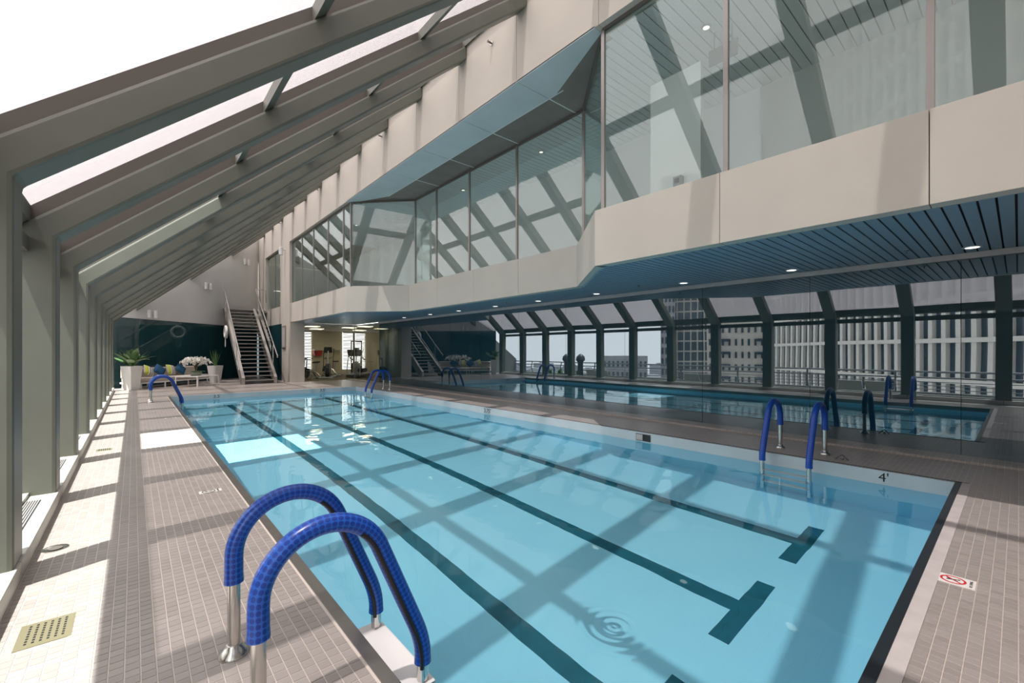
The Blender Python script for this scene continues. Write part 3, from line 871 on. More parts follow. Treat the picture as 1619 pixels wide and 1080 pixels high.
def bike(x, y, rz, lab):
    t = empty('exercise_bike', (x, y, 0)); tag(t, lab, 'exercise bike', 'gym machines')
    for yy in (-0.45, 0.5):
        MB().tube(at(x, y, rz, [(-0.25, yy, 0.04), (0.25, yy, 0.04)]), 0.035, 8).build('foot', M_GYMS, t, True)
    MB().tube(at(x, y, rz, [(0, -0.45, 0.06), (0, -0.1, 0.4), (0, 0.45, 0.5), (0, 0.5, 0.06)]), 0.045, 8).build('body_tube', M_GYMS, t, True)
    c = at(x, y, rz, [(0, 0.42, 0.36)])[0]
    w = MB().lathe([(0.24, -0.04), (0.26, -0.03), (0.26, 0.03), (0.24, 0.04)], 22)
    w.v = [(c[0] + vz * math.cos(rz) - vx * math.sin(rz), c[1] + vz * math.sin(rz) + vx * math.cos(rz), c[2] + vy) for vx, vy, vz in w.v]
    w.build('flywheel', M_GYMB, t, True)
    MB().tube(at(x, y, rz, [(0, -0.2, 0.4), (0, -0.28, 0.85)]), 0.03, 8).build('seat_post', M_GYMS, t, True)
    MB().prism(at(x, y, rz, [(-0.12, -0.42, 0.85), (0.12, -0.42, 0.85), (0.05, -0.1, 0.85), (-0.05, -0.1, 0.85)]), (0, 0, 0.07)).build('saddle', M_GYMB, t, bevel=0.02)
    MB().tube(at(x, y, rz, [(0, 0.4, 0.5), (0, 0.36, 1.05)]), 0.03, 8).build('stem', M_GYMS, t, True)
    MB().tube(at(x, y, rz, [(-0.22, 0.2, 1.12), (-0.2, 0.36, 1.05), (0.2, 0.36, 1.05), (0.22, 0.2, 1.12)]), 0.02, 8).build('handlebar', M_GYMB, t, True)
def cable_machine(x, y, rz, lab):
    t = empty('cable_machine', (x, y, 0)); tag(t, lab, 'weight machine', 'gym machines')
    for sx_ in (-0.45, 0.45):
        MB().tube(at(x, y, rz, [(sx_, 0, 0), (sx_, 0, 2.1)]), 0.035, 8).build('upright', M_GYMB, t, True)
    MB().tube(at(x, y, rz, [(-0.45, 0, 2.1), (0.45, 0, 2.1)]), 0.035, 8).build('crossbar', M_GYMB, t, True)
    for i in range(10):
        MB().prism(at(x, y, rz, [(-0.25, -0.08, 0.1 + i * 0.07), (0.25, -0.08, 0.1 + i * 0.07), (0.25, 0.08, 0.1 + i * 0.07), (-0.25, 0.08, 0.1 + i * 0.07)]), (0, 0, 0.055)).build('weight_plate', M_GYMS, t)
    MB().tube(at(x, y, rz, [(-0.3, -0.45, 0.35), (0.3, -0.45, 0.35)]), 0.12, 10).build('bench_pad', M_GYMB, t, True)
    MB().tube(at(x, y, rz, [(0, -0.05, 0.05), (0, -0.6, 0.05), (0, -0.45, 0.3)]), 0.03, 8).build('bench_leg', M_GYMS, t, True)
bike(7.1, 24.4, 2.2, 'upright exercise bike just inside the gym glass beside the pier')
elliptical(8.3, 25.3, 2.7, 'silver elliptical trainer behind the gym glass')
treadmill(9.6, 24.4, 2.4, 'black treadmill near the gym glass corner')
bike(8.9, 26.7, 0.5, 'exercise bike deep in the gym in front of the bright window')
cable_machine(11.8, 25.2, 0.8, 'tall black cable weight machine at the right of the gym')
elliptical(11.0, 27.5, 0.3, 'elliptical trainer in front of the blinds of the wide gym window')
bike(7.55, 25.9, 1.2, 'exercise bike behind the first bike inside the gym')
cable_machine(10.2, 26.2, 0.5, 'cable weight machine in the middle of the gym')
treadmill(10.9, 23.6, 2.6, 'treadmill behind the gym glass next to the mirror')
sh = empty('storage_shelf', (8.9, 28.8, 0)); tag(sh, 'wall shelf with a red bin in the gym', 'shelf')
MB().box((8.5, 28.65, 1.55), (10.2, 28.98, 1.6)).build('board', M_TRIMW, sh)
MB().prism([(8.55, 28.7, 1.2), (8.95, 28.7, 1.2), (9.0, 28.7, 1.52), (8.5, 28.7, 1.52)], (0, 0.25, 0)).build('bin', M_RED, sh)
for x in (8.6, 10.1): MB().box((x, 28.7, 1.3), (x + 0.04, 28.98, 1.55)).build('bracket', M_TRIMW, sh)

# ------------------------------------------------------------------ stairs to the upper floor
st = empty('staircase', (4.35, 22.7, 0))
tag(st, 'steel staircase with open treads rising to the upper floor', 'staircase')
NT, Y0S, Y1S, ZT = 20, 22.75, 27.6, 3.75
M_STR = pmat('stringer_steel', (0.42, 0.39, 0.36), 0.35, 0.55)
M_TREAD = pmat('tread_dark', (0.05, 0.047, 0.045), 0.6)
tr = MB().box((3.76, 0, 0), (4.94, 0.29, 0.04)).mesh('tread'); tr.materials.append(M_TREAD)
ns = MB().box((3.76, -0.012, -0.004), (4.94, 0.012, 0.044)).mesh('nosing'); ns.materials.append(M_STR)
for i in range(NT):
    y = Y0S + (Y1S - Y0S) * i / NT; z = ZT * (i + 1) / NT - 0.04
    t = link('tread', tr, None, st); t.location = (0, y, z); t.matrix_parent_inverse = st.matrix_world.inverted()
    t2 = link('nosing', ns, None, t); t2.location = (0, 0, 0)
for x in (3.64, 4.94):
    MB().prism([(x, 22.60, 0), (x, 22.95, 0), (x, 27.75, 3.55), (x, 27.75, 3.85), (x, 27.4, 3.80), (x, 22.60, 0.30)], (0.12, 0, 0)).build('stringer', M_STR, st)
MB().box((3.6, 27.6, 3.65), (5.70, 29.2, 3.75)).build('landing', M_STR, st)
for x in (3.60, 5.10):
    MB().tube([(x, 22.75, 1.20), (x, 22.70, 1.29), (x, 22.85, 1.36), (x, 27.6, 4.90)], 0.03, 10).build('handrail', M_CHROME, st, True)
    for y in (23.6, 26.8):
        z = (y - 22.75) * 0.745
        MB().tube([(x, y, z + 0.12), (x, y, z + 1.28)], 0.018, 8).build('baluster', M_CHROME, st, True)
MB().tube([(3.60, 23.0, 0.62), (3.60, 27.5, 3.98)], 0.025, 8).build('lower_rail', M_CHROME, st, True)
MB().prism([(3.59, 26.0, 2.5), (3.59, 27.6, 3.7), (3.59, 27.6, 4.85), (3.59, 26.0, 3.65)], (0.012, 0, 0)).build('glass_guard', M_GLASSG, st)
MB().prism([(5.10, 24.0, 1.0), (5.10, 27.6, 3.7), (5.10, 27.6, 4.85), (5.10, 24.0, 2.15)], (0.012, 0, 0)).build('glass_guard', M_GLASSG, st)
MB().tube([(5.10, 27.6, 4.9), (5.6, 27.6, 4.9), (5.62, 27.6, 4.2)], 0.02, 8).build('landing_rail', M_CHROME, st, True)
lr = empty('life_ring', (3.5, 25.9, 2.5))
tag(lr, 'white life ring with looped rope hung on the left stair rail', 'life ring')
ring = MB(); ring.tube([(3.48, 25.9 + 0.27 * math.cos(a), 2.45 + 0.27 * math.sin(a)) for a in [2 * math.pi * k / 28 for k in range(29)]], 0.065, 10, False)
ring.build('ring', M_WHITEP, lr, True)
MB().tube([(3.46, 25.9 + 0.1 * math.sin(k * 0.9), 2.2 - 0.5 * abs(math.sin(k * 0.45))) for k in range(26)], 0.012, 6).build('rope', M_WHITEP, lr, True)
nf = empty('notice_frame', (XF, 23.9, 2.2)); tag(nf, 'narrow grey framed notice on the cream pier by the stairs', 'notice')
MB().box((XF - 0.04, 23.55, 1.6), (XF - 0.002, 24.2, 2.75)).build('frame', M_MULL, nf, bevel=0.008)
MB().box((XF - 0.046, 23.62, 1.68), (XF - 0.038, 24.13, 2.67)).build('sheet', M_COPE, nf)

# ------------------------------------------------------------------ lounge corner
def rbox(a, b, bev): return MB().box(a, b).mesh('b', False, bev)
U = Vector((0.7071, 0.7071, 0)); V = Vector((0.7071, -0.7071, 0))   # along the angled wall / away from it
SO = empty('sofa', (1.15, 24.05, 0), R(45))
tag(SO, 'long low beige sofa with white metal legs along the dark far wall', 'sofa')
def local(parent, mb, name, mat, smooth=False, bevel=0.0):
    o = mb.build(name, mat, None, smooth, bevel); o.parent = parent; return o
# local x along the wall, local -y towards the pool
local(SO, MB().box((-1.75, -0.42, 0.26), (1.75, 0.42, 0.42)), 'seat', M_FAB, False, 0.05)
local(SO, MB().box((-1.75, 0.26, 0.40), (1.75, 0.46, 0.80)), 'backrest', M_FAB, False, 0.05)
local(SO, MB().box((-1.76, -0.43, 0.20), (1.76, 0.46, 0.26)), 'frame', M_WHITEP)
for x in (-1.7, -0.6, 0.6, 1.7):
    for y in (-0.38, 0.4):
        local(SO, MB().box((x - 0.02, y - 0.02, 0), (x + 0.02, y + 0.02, 0.2)), 'leg', M_WHITEP)
def cushion(x, ang, mat, lab, tilt=0.35, rot=0.0):
    m = MB(); n = 9
    for j in range(n):
        for i in range(n):
            u = i / (n - 1) * 2 - 1; v = j / (n - 1) * 2 - 1
            th = 0.07 * max(0.0, (1 - u ** 4) * (1 - v ** 4)) ** 0.6
            m.v.append((u * 0.22 * (1 - 0.06 * v * v), -th, v * 0.22 * (1 - 0.06 * u * u)))
    for j in range(n):
        for i in range(n):
            x_, y_, z_ = m.v[j * n + i]; m.v.append((x_, -y_, z_))
    for s_ in (0, n * n):
        for j in range(n - 1):
            for i in range(n - 1):
                q = (s_ + j * n + i, s_ + j * n + i + 1, s_ + (j + 1) * n + i + 1, s_ + (j + 1) * n + i)
                m.f.append(q if s_ == 0 else q[::-1])
    o = m.build('cushion', mat, None, True)
    p = SO.matrix_world @ Vector((x, 0.03, 0.69))
    o.matrix_world = Matrix.Translation(p) @ Matrix.Rotation(R(45) + ang, 4, 'Z') @ Matrix.Rotation(-tilt, 4, 'X') @ Matrix.Rotation(rot, 4, 'Y')
    tag(o, lab, 'cushion', 'sofa cushions')
cushion(-0.95, 0.1, M_STRIPE, 'lime and white striped cushion at the left end of the sofa', 0.4, 0.4)
cushion(-0.42, -0.1, M_NAVY, 'dark blue cushion between the two striped cushions', 0.4, 0.7)
cushion(0.12, 0.1, M_STRIPE, 'lime striped cushion in the middle of the sofa', 0.35, 0.15)
cushion(0.66, 0.0, M_NAVY, 'dark blue cushion nearest the white orchids', 0.4, 0.75)

CT = empty('coffee_table', (2.1, 23.25, 0), R(45))
tag(CT, 'low white metal table with thin legs in front of the sofa', 'table')
local(CT, MB().box((-0.62, -0.5, 0.40), (0.62, 0.5, 0.43)), 'top', M_WHITEP)
for x in (-0.6, 0.6):
    for y in (-0.48, 0.48):
        local(CT, MB().box((x - 0.017, y - 0.017, 0), (x + 0.017, y + 0.017, 0.40)), 'leg', M_WHITEP)
local(CT, MB().box((-0.6, -0.495, 0.01), (0.6, -0.465, 0.035)), 'stretcher', M_WHITEP)

def leaf(m, base, dirv, L, wd, droop):
    """one leaf blade: folded strip with thickness from both sides"""
    d = Vector(dirv).normalized(); sd = d.cross(Vector((0, 0, 1)))
    sd = sd.normalized() if sd.length > 0.05 else Vector((1, 0, 0))
    i = len(m.v); N = 6
    for k in range(N):
        t = k / (N - 1)
        p = Vector(base) + d * L * t + Vector((0, 0, -droop * t * t))
        w = wd * math.sin(math.pi * min(0.97, 0.12 + 0.85 * t)) ** 0.8
        m.v += [tuple(p + sd * w + Vector((0, 0, 0.15 * w))), tuple(p - Vector((0, 0, 0.004))), tuple(p - sd * w + Vector((0, 0, 0.15 * w)))]
    for k in range(N - 1):
        a = i + 3 * k
        m.f += [(a, a + 1, a + 4, a + 3), (a + 1, a + 2, a + 5, a + 4)]

def planter(x, y, h, w0, w1, lab):
    p = empty('planter', (x, y, 0)); tag(p, lab, 'planter')
    m = MB(); a, b = w0 / 2, w1 / 2
    c, s = math.cos(R(40)), math.sin(R(40))
    def q(u, v, z): return (x + u * c - v * s, y + u * s + v * c, z)
    pts = [(-1, -1), (1, -1), (1, 1), (-1, 1)]
    m.v = [q(u * a, v * a, 0) for u, v in pts] + [q(u * b, v * b, h) for u, v in pts] + [q(u * (b - .03), v * (b - .03), h) for u, v in pts] + [q(u * (b - .04), v * (b - .04), h - .08) for u, v in pts]
    m.f = [(3, 2, 1, 0)] + [(i, (i + 1) % 4, 4 + (i + 1) % 4, 4 + i) for i in range(4)] + [(4 + i, 4 + (i + 1) % 4, 8 + (i + 1) % 4, 8 + i) for i in range(4)] + [(8 + i, 8 + (i + 1) % 4, 12 + (i + 1) % 4, 12 + i) for i in range(4)] + [(12, 13, 14, 15)]
    m.build('pot', M_WHITEP, p)
    return p
random.seed(3)
pl = planter(-0.06, 22.35, 0.92, 0.32, 0.47, 'tall white tapered planter with a broad-leaved plant beside the glazed wall')
lm, ll = [], []
for k in range(34):
    a = k * 2.4; el = random.uniform(0.5, 1.4)
    m = MB()
    base = (-0.06 + 0.06 * math.cos(a), 22.35 + 0.06 * math.sin(a), 0.9 + random.uniform(0, 0.16))
    leaf(m, base, (math.cos(a) * math.cos(el), math.sin(a) * math.cos(el), math.sin(el)), random.uniform(0.5, 0.8), random.uniform(0.09, 0.135), random.uniform(0.02, 0.20))
    m.build('leaf', M_LEAFL if k % 5 == 0 else M_LEAF, pl, True)
MB().tube([(-0.06, 22.35, 0.85), (-0.05, 22.35, 1.1)], 0.03, 8).build('stem', M_LEAF, pl, True)
pl2 = planter(2.95, 25.15, 0.80, 0.30, 0.46, 'smaller white tapered planter with upright grassy leaves behind the table')
for k in range(16):
    a = k * 2.4; m = MB()
    leaf(m, (2.95 + 0.05 * math.cos(a), 25.15 + 0.05 * math.sin(a), 0.78), (0.28 * math.cos(a), 0.28 * math.sin(a), 1), random.uniform(0.5, 0.85), 0.022, 0.0)
    m.build('leaf', M_LEAF, pl2, True)

oc = empty('orchid_bowl', (2.05, 23.4, 0.43))
tag(oc, 'white orchids in a low bowl on the white table', 'orchid')
bx, by = 2.05, 23.4
MB().lathe([(0.16, 0.0), (0.21, 0.04), (0.215, 0.16), (0.19, 0.16)], 18, (bx, by, 0.43)).build('bowl', pmat('bowl_grey', (0.22, 0.24, 0.2), 0.3), oc, True)
for k in range(16):
    a = k * 2.4; m = MB()
    leaf(m, (bx + 0.08 * math.cos(a), by + 0.08 * math.sin(a), 0.58), (math.cos(a), math.sin(a), 0.6), 0.32, 0.04, 0.14)
    m.build('leaf', M_LEAF, oc, True)
random.seed(11)
fm = MB()
for k in range(5):
    a0 = k * math.pi * 2 / 5; m = 0
    ca_, sa_ = math.cos(a0), math.sin(a0)
    i = len(fm.v)
    r0, r1, r2 = 0.006, 0.05, 0.035
    fm.v += [(0, 0, 0.004), (r2 * math.cos(a0 - .55), r2 * math.sin(a0 - .55), 0.012), (r1 * 1.2 * ca_, r1 * 1.2 * sa_, 0.0), (r2 * math.cos(a0 + .55), r2 * math.sin(a0 + .55), 0.012), (r2 * ca_, r2 * sa_, -0.006)]
    fm.f += [(i, i + 1, i + 2), (i, i + 2, i + 3), (i, i + 4, i + 1), (i + 1, i + 4, i + 2), (i + 2, i + 4, i + 3), (i + 3, i + 4, i)]
fme = fm.mesh('flower'); fme.materials.append(M_PETAL)
for k in range(9):
    a = -0.9 + k * 0.62
    dx, dy = math.cos(a) * U.x * 0.72 + math.sin(a) * 0.2, math.cos(a) * U.y * 0.72 + math.sin(a) * 0.25
    sp_ = [(bx, by, 0.55), (bx + dx * 0.15, by + dy * 0.15, 0.9), (bx + dx * 0.4, by + dy * 0.4, 1.12), (bx + dx * 0.75, by + dy * 0.75, 1.1), (bx + dx * 1.0, by + dy * 1.0, 0.95)]
    MB().tube(sp_, 0.007, 6).build('stalk', M_STEM, oc, True)
    for j in range(15):
        t = 0.35 + 0.65 * j / 14
        f = t * 4; q = min(3, int(f)); fr_ = f - q
        p = Vector(sp_[q]).lerp(Vector(sp_[q + 1]), fr_) + Vector((random.uniform(-.09, .09), random.uniform(-.09, .09), random.uniform(-.10, .10)))
        o = link('flower', fme, None, oc)
        o.matrix_parent_inverse = oc.matrix_world.inverted()
        o.matrix_basis = Matrix.Translation(p) @ Matrix.Rotation(random.uniform(0, 6.28), 4, 'Z') @ Matrix.Rotation(random.uniform(0.7, 1.9), 4, 'X') @ Matrix.Scale(1.25, 4)

# ------------------------------------------------------------------ pool ladders
def arc_path(foot, water, ztop, s):
    """side profile of a ladder rail in local x (towards the water = +x), z"""
    pts = [(foot, z) for z in (0.0, 0.16, 0.30, 0.355, 0.40, 0.48)]
    cx, cz, rr = foot + 0.245, 0.48, 0.263
    cx = foot + rr
    for k in range(1, 25):
        a = math.pi - k * (math.pi - 0.42) / 24
        pts.append((cx + rr * math.cos(a), cz + rr * math.sin(a)))
    x0, z0 = pts[-1]
    sx_ = (water - 0.045 - x0); sz_ = z0 - 0.145
    for k in range(1, 9): pts.append((x0 + sx_ * k / 8, z0 - sz_ * k / 8))
    p0 = pts[-1]; p1 = (water, p0[1] - 0.045 * sz_ / sx_); p2 = (water, -0.04)
    for k in range(1, 7):
        t = k / 6
        pts.append(tuple((1 - t) ** 2 * p0[q] + 2 * t * (1 - t) * p1[q] + t * t * p2[q] for q in (0, 1)))
    pts += [(water, -0.075), (water, -0.3), (water, -1.2)]
    return pts
def smooth_path(p, n=4):
    out = []
    for i in range(len(p) - 1):
        a, b, c, d = p[max(i - 1, 0)], p[i], p[i + 1], p[min(i + 2, len(p) - 1)]
        for k in range(n):
            t = k / n
            out.append(tuple(0.5 * ((2 * b[q]) + (-a[q] + c[q]) * t + (2 * a[q] - 5 * b[q] + 4 * c[q] - d[q]) * t * t + (-a[q] + 3 * b[q] - 3 * c[q] + d[q]) * t ** 3) for q in range(len(b))))
    out.append(p[-1]); return out
def sleeve_mesh(pts, r, n=20):
    m = MB().tube(pts, r, n, True)
    me = m.mesh('sleeve', True)
    return me
def uv_tube(me, npts, n, pts):
    """uv: u along length (metres scaled), v around"""
    L = [0]
    for a, b in zip(pts[:-1], pts[1:]): L.append(L[-1] + (Vector(b) - Vector(a)).length)
    uvl = me.uv_layers.new(name='UVMap')
    for poly in me.polygons:
        js = [v % n for v in poly.vertices]
        wrap = max(js) - min(js) > n / 2
        for li, v in zip(poly.loop_indices, poly.vertices):
            k, j = divmod(v, n)
            if k >= npts: k = npts - 1
            jj = j + (n if wrap and j < n / 2 else 0)
            uvl.data[li].uv = (L[k] * 0.62, jj / n)
def ladder(xf, sgn, ys, lab, zip_side, top=False):
    root = empty('pool_ladder', (xf, sum(ys) / 2, 0)); tag(root, lab, 'pool ladder', 'pool ladders')
    prof = arc_path(0.0, 0.735, 0.78, 1)
    for yi, y in enumerate(ys):
        P3 = [(xf + sgn * a, y, b) for a, b in prof]
        rl = MB().tube(P3, 0.029, 16).build('rail', M_CHROME, root, True)
        i0 = next(i for i, p in enumerate(P3) if p[2] > 0.34)
        i1 = max(i for i, p in enumerate(P3) if p[2] > -0.08)
        SP = P3[i0:i1 + 1]
        # straight lower cuff starts exactly at 0.36
        SP = [(SP[0][0], SP[0][1], 0.355)] + [p for p in SP if p[2] > 0.37 or p[0] != SP[0][0]]
        rr = [0.041] * len(SP); rr[0] = 0.0435; rr[-1] = 0.043
        me_ = MB()
        me_.tube(SP, rr, 20)
        msh = bpy.data.meshes.new('sleeve'); msh.from_pydata(me_.v, [], me_.f)
        uv_tube(msh, len(SP), 20, SP)
        msh.polygons.foreach_set('use_smooth', [True] * len(msh.polygons))
        try: msh.set_sharp_from_angle(angle=R(50))
        except Exception: pass
        sl = link('sleeve', msh, M_BLUE, root)
        # zipper on the inner underside
        zz = [(p[0] - sgn * 0.022, y + zip_side * 0.033, p[2] - 0.014) for p in SP if p[0] * sgn > (xf + sgn * 0.42) * sgn]
        if len(zz) > 2:
            MB().tube(zz, 0.011, 8).build('zipper', M_BLACK, sl, True)
            e = zz[-1]
            MB().box((e[0] - 0.006, e[1] - 0.008, e[2] - 0.06), (e[0] + 0.006, e[1] + 0.004, e[2] + 0.0)).build('zip_pull', M_CHROME, sl)
        MB().lathe([(0.068, 0.0), (0.066, 0.012), (0.045, 0.03), (0.034, 0.05), (0.026, 0.052)], 22, (xf, y, 0.001)).build('flange', M_CHROME, root, True)
    y0, y1 = min(ys), max(ys)
    for i, z in enumerate((-0.30, -0.58, -0.86)):
        x = xf + sgn * 0.735
        MB().box((x - 0.05, y0, z - 0.015), (x + 0.05, y1, z + 0.015)).build('step', M_WHITEP, root, bevel=0.008)
    if top: MB().box((0.915, y0 - 0.05, -0.20), (1.16, y1 + 0.05, -0.165)).build('top_step', M_WHITEP, root, bevel=0.012)
    return root
ladder(0.376, 1, (1.98, 2.545), 'pool ladder with blue padded rails on the near left deck', -1, True)
ladder(7.60, -1, (1.84, 2.42), 'pool ladder with blue padded rails beside the 4 foot mark', 1)
ladder(0.376, 1, (16.55, 17.12), 'pool ladder with blue padded rails at the far left corner by the planter', -1)
ladder(7.50, -1, (15.9, 16.47), 'pool ladder with blue padded rails at the far right corner by the gym', 1)
# ------------------------------------------------------------------ deck details
M_BRASS = pmat('brass_drain', (0.30, 0.275, 0.17), 0.4, 0.5)
def drain(x0, x1, y0, y1, lab):
    d = empty('floor_drain', ((x0 + x1) / 2, (y0 + y1) / 2, 0)); tag(d, lab, 'floor drain', 'deck drains')
    MB().box((x0, y0, -0.02), (x1, y1, 0.001)).build('plate', M_BRASS, d)
    m = MB()
    for i in range(6):
        for j in range(8):
            x = x0 + (x1 - x0) * (0.16 + 0.13 * i); y = y0 + (y1 - y0) * (0.14 + 0.1 * j)
            m.box((x, y, 0.0005), (x + 0.010, y + 0.016, 0.0018))
    h = m.build('drain_holes', M_BLACK, d); h['kind'] = 'stuff'
drain(-0.46, -0.25, 3.27, 3.54, 'square brass floor drain in the sunlit near left deck')
drain(-0.43, -0.25, 9.0, 9.18, 'square brass floor drain further along the left deck')
rd = empty('cleanout_cover', (-0.45, 4.78, 0)); tag(rd, 'round steel cleanout cover by the curb on the left deck', 'floor cover')
MB().lathe([(0.075, 0.0), (0.075, 0.004), (0.06, 0.004), (0.055, 0.002), (0.01, 0.003)], 22, (-0.45, 4.78, 0)).build('ring', M_CHROME, rd, True)
MB().lathe([(0.04, 0.003), (0.04, 0.005)], 18, (-0.45, 4.78, 0)).build('cap', M_BAR, rd)
M_SIGNW = pmat('sign_tile_white', (0.82, 0.80, 0.76), 0.3)
M_SIGNR = pmat('sign_red', (0.62, 0.02, 0.03), 0.4)
def no_diving(cx, cy, rz, lab, w=0.175, h=0.155, red=True):
    s = empty('no_diving_tile', (cx, cy, 0)); tag(s, lab, 'sign tile')
    T = Matrix.Translation((cx, cy, 0)) @ Matrix.Rotation(rz, 4, 'Z')
    def put(mb, nm, mat):
        me_ = mb.mesh(nm); me_.transform(T); return link(nm, me_, mat, s)
    put(MB().box((-w / 2, -h / 2, -0.02), (w / 2, h / 2, 0.002)), 'tile_plate', M_SIGNW)
    cx_ = -0.015; r1, r0 = 0.062, 0.050
    m = MB()
    for k in range(28):
        a, b = 2 * math.pi * k / 28, 2 * math.pi * (k + 1) / 28
        m.quad((cx_ + r0 * math.cos(a), r0 * math.sin(a), 0.003), (cx_ + r1 * math.cos(a), r1 * math.sin(a), 0.003), (cx_ + r1 * math.cos(b), r1 * math.sin(b), 0.003), (cx_ + r0 * math.cos(b), r0 * math.sin(b), 0.003))
    put(m, 'prohibition_ring', M_SIGNR if red else M_BAR)
    put(MB().bar((cx_ - 0.038, 0.036, 0.003), (cx_ + 0.038, -0.036, 0.003), 0.009, 0.001), 'prohibition_bar', M_SIGNR if red else M_BAR)
    m = MB(); m.bar((cx_ - 0.03, -0.012, 0.0032), (cx_ + 0.018, 0.012, 0.0032), 0.008, 0.001); m.bar((cx_ + 0.0, 0.004, 0.0032), (cx_ + 0.022, -0.016, 0.0032), 0.006, 0.001)
    m.bar((cx_ - 0.012, -0.004, 0.0032), (cx_ - 0.03, 0.016, 0.0032), 0.006, 0.001); m.lathe([(0.007, 0.0028), (0.007, 0.0036)], 10, (cx_ + 0.026, 0.017, 0))
    put(m, 'diver_figure', M_BLACK)
    textmesh('sign_text', 'NO DIVING', 0.021, M_BLACK, s, T @ Matrix.Translation((0.068, 0, 0.0025)) @ Matrix.Rotation(R(90), 4, 'Z'), 0.0006)
no_diving(4.06, 0.265, R(-90), 'white tile with red no diving symbol on the near right deck')
no_diving(0.62, 5.65, 0, 'small white no diving tile on the left deck halfway to the near ladder', 0.20, 0.10, False)
no_diving(0.62, 12.4, 0, 'small white no diving tile on the left deck far from the near ladder', 0.20, 0.10, False)
an = empty('rope_anchor', (7.39, 1.59, 0)); tag(an, 'small dark triangular rope anchor on the deck beside the right ladder', 'anchor')
MB().bar((7.39, 1.67, 0.0), (7.39, 1.59, 0.07), 0.03, 0.012).build('bracket_leg', M_BAR, an)
MB().bar((7.39, 1.59, 0.07), (7.39, 1.52, 0.0), 0.03, 0.012).build('bracket_leg', M_BAR, an)
MB().lathe([(0.02, 0.0), (0.022, 0.015), (0.012, 0.028), (0.0, 0.03)], 14, (7.38, 1.59, 0.001)).build('stud', M_CHROME, an, True)

for i, (y, z) in enumerate(((7.2, 7.93), (12.56, 7.97), (18.62, 8.05), (24.58, 8.0))):
    s = empty('sprinkler_head', (XF, y, z)); tag(s, 'small sidewall sprinkler on the cream upper wall, ' + ORD[i] + ' from the viewer', 'sprinkler', 'upper wall sprinklers')
    MB().tube([(XF, y, z), (XF - 0.02, y, z)], 0.045, 12).build('escutcheon', M_CHROME, s, True)
    MB().tube([(XF - 0.02, y, z), (XF - 0.10, y, z), (XF - 0.11, y, z)], [0.018, 0.018, 0.03], 10).build('head', M_BAR, s, True)
cc = empty('security_camera', (XF, 23.7, 6.55)); tag(cc, 'white security camera on the pier between the far upper windows', 'camera')
MB().tube([(XF, 23.7, 6.5), (XF - 0.12, 23.7, 6.5)], 0.03, 8).build('arm', M_TRIMW, cc, True)
MB().lathe([(0.06, -0.2), (0.10, -0.18), (0.10, 0.16), (0.06, 0.18)], 14, (XF - 0.2, 23.7, 6.42)).build('housing', M_TRIMW, cc, True)

# ------------------------------------------------------------------ terrace outside
ZT_ = -0.38
te = MB().box((-3.9, -12, ZT_ - 0.3), (-0.9, 30, ZT_)).build('floor_terrace', pmat('terrace_paver', (0.24, 0.23, 0.22), 0.85, 0, 0.06, 2))
tag(te, 'grey paved roof terrace outside the glazed wall', 'terrace', kind='structure')
MB().box((-0.95, -12, ZT_), (-0.86, 30, 0.02)).build('plinth', M_CURB, te)
pa = MB().box((-3.9, -12, ZT_), (-3.65, 30, 0.03)).build('wall_parapet', pmat('parapet_grey', (0.17, 0.165, 0.16), 0.8)); tag(pa, 'low grey parapet at the terrace edge', 'parapet', kind='structure')
ra = empty('terrace_railing', (-3.75, 9, 0.03)); tag(ra, 'grey metal railing of horizontal bars along the terrace edge', 'railing')
M_RAIL = pmat('railing_grey', (0.16, 0.165, 0.17), 0.35, 0.6)
for z, r in ((0.76, 0.035), (0.55, 0.03), (0.40, 0.014), (0.27, 0.014), (0.14, 0.014)):
    MB().tube([(-3.75, -12, z), (-3.75, 30, z)], r, 8).build('rail', M_RAIL, ra, True)
for i in range(15):
    y = -11 + i * 2.8
    MB().bar((-3.78, y, 0.03), (-3.66, y + 0.0, 0.42), 0.03, 0.06).build('post', M_RAIL, ra)
    MB().bar((-3.66, y, 0.42), (-3.75, y, 0.76), 0.03, 0.06).build('post', M_RAIL, ra)
ew = MB().prism([(-0.95, 24.5, ZT_), (-0.95, 24.5, 3.0), (-3.9, 24.5, 0.9), (-3.9, 24.5, ZT_)], (0, 0.3, 0)).build('wall_terrace_end', pmat('terrace_dark', (0.16, 0.16, 0.155), 0.7)); tag(ew, 'dark sloping end wall of the terrace', 'wall', kind='structure')
M_SLING = pmat('sling_grey', (0.30, 0.30, 0.29), 0.8)
def lounger(y, lab):
    t = empty('sun_lounger', (-2.3, y, ZT_)); tag(t, lab, 'sun lounger', 'terrace loungers')
    x = -1.7
    MB().box((x - 1.7, y - 0.34, ZT_ + 0.28), (x - 0.35, y + 0.34, ZT_ + 0.32)).build('seat', M_SLING, t)
    MB().prism([(x - 0.42, y - 0.34, ZT_ + 0.30), (x - 0.38, y - 0.34, ZT_ + 0.30), (x - 0.02, y - 0.34, ZT_ + 0.82), (x - 0.06, y - 0.34, ZT_ + 0.82)], (0, 0.68, 0)).build('backrest', M_SLING, t)
    for s_ in (-0.36, 0.36):
        MB().box((x - 1.7, y + s_ - 0.02, ZT_ + 0.26), (x - 0.3, y + s_ + 0.02, ZT_ + 0.33)).build('side_rail', M_WHITEP, t)
        for xx in (x - 1.55, x - 0.45):
            MB().box((xx, y + s_ - 0.02, ZT_), (xx + 0.04, y + s_ + 0.02, ZT_ + 0.27)).build('leg', M_WHITEP, t)
    MB().bar((x - 0.04, y - 0.36, ZT_ + 0.83), (x - 0.04, y + 0.36, ZT_ + 0.83), 0.03, 0.03).build('top_bar', M_WHITEP, t)
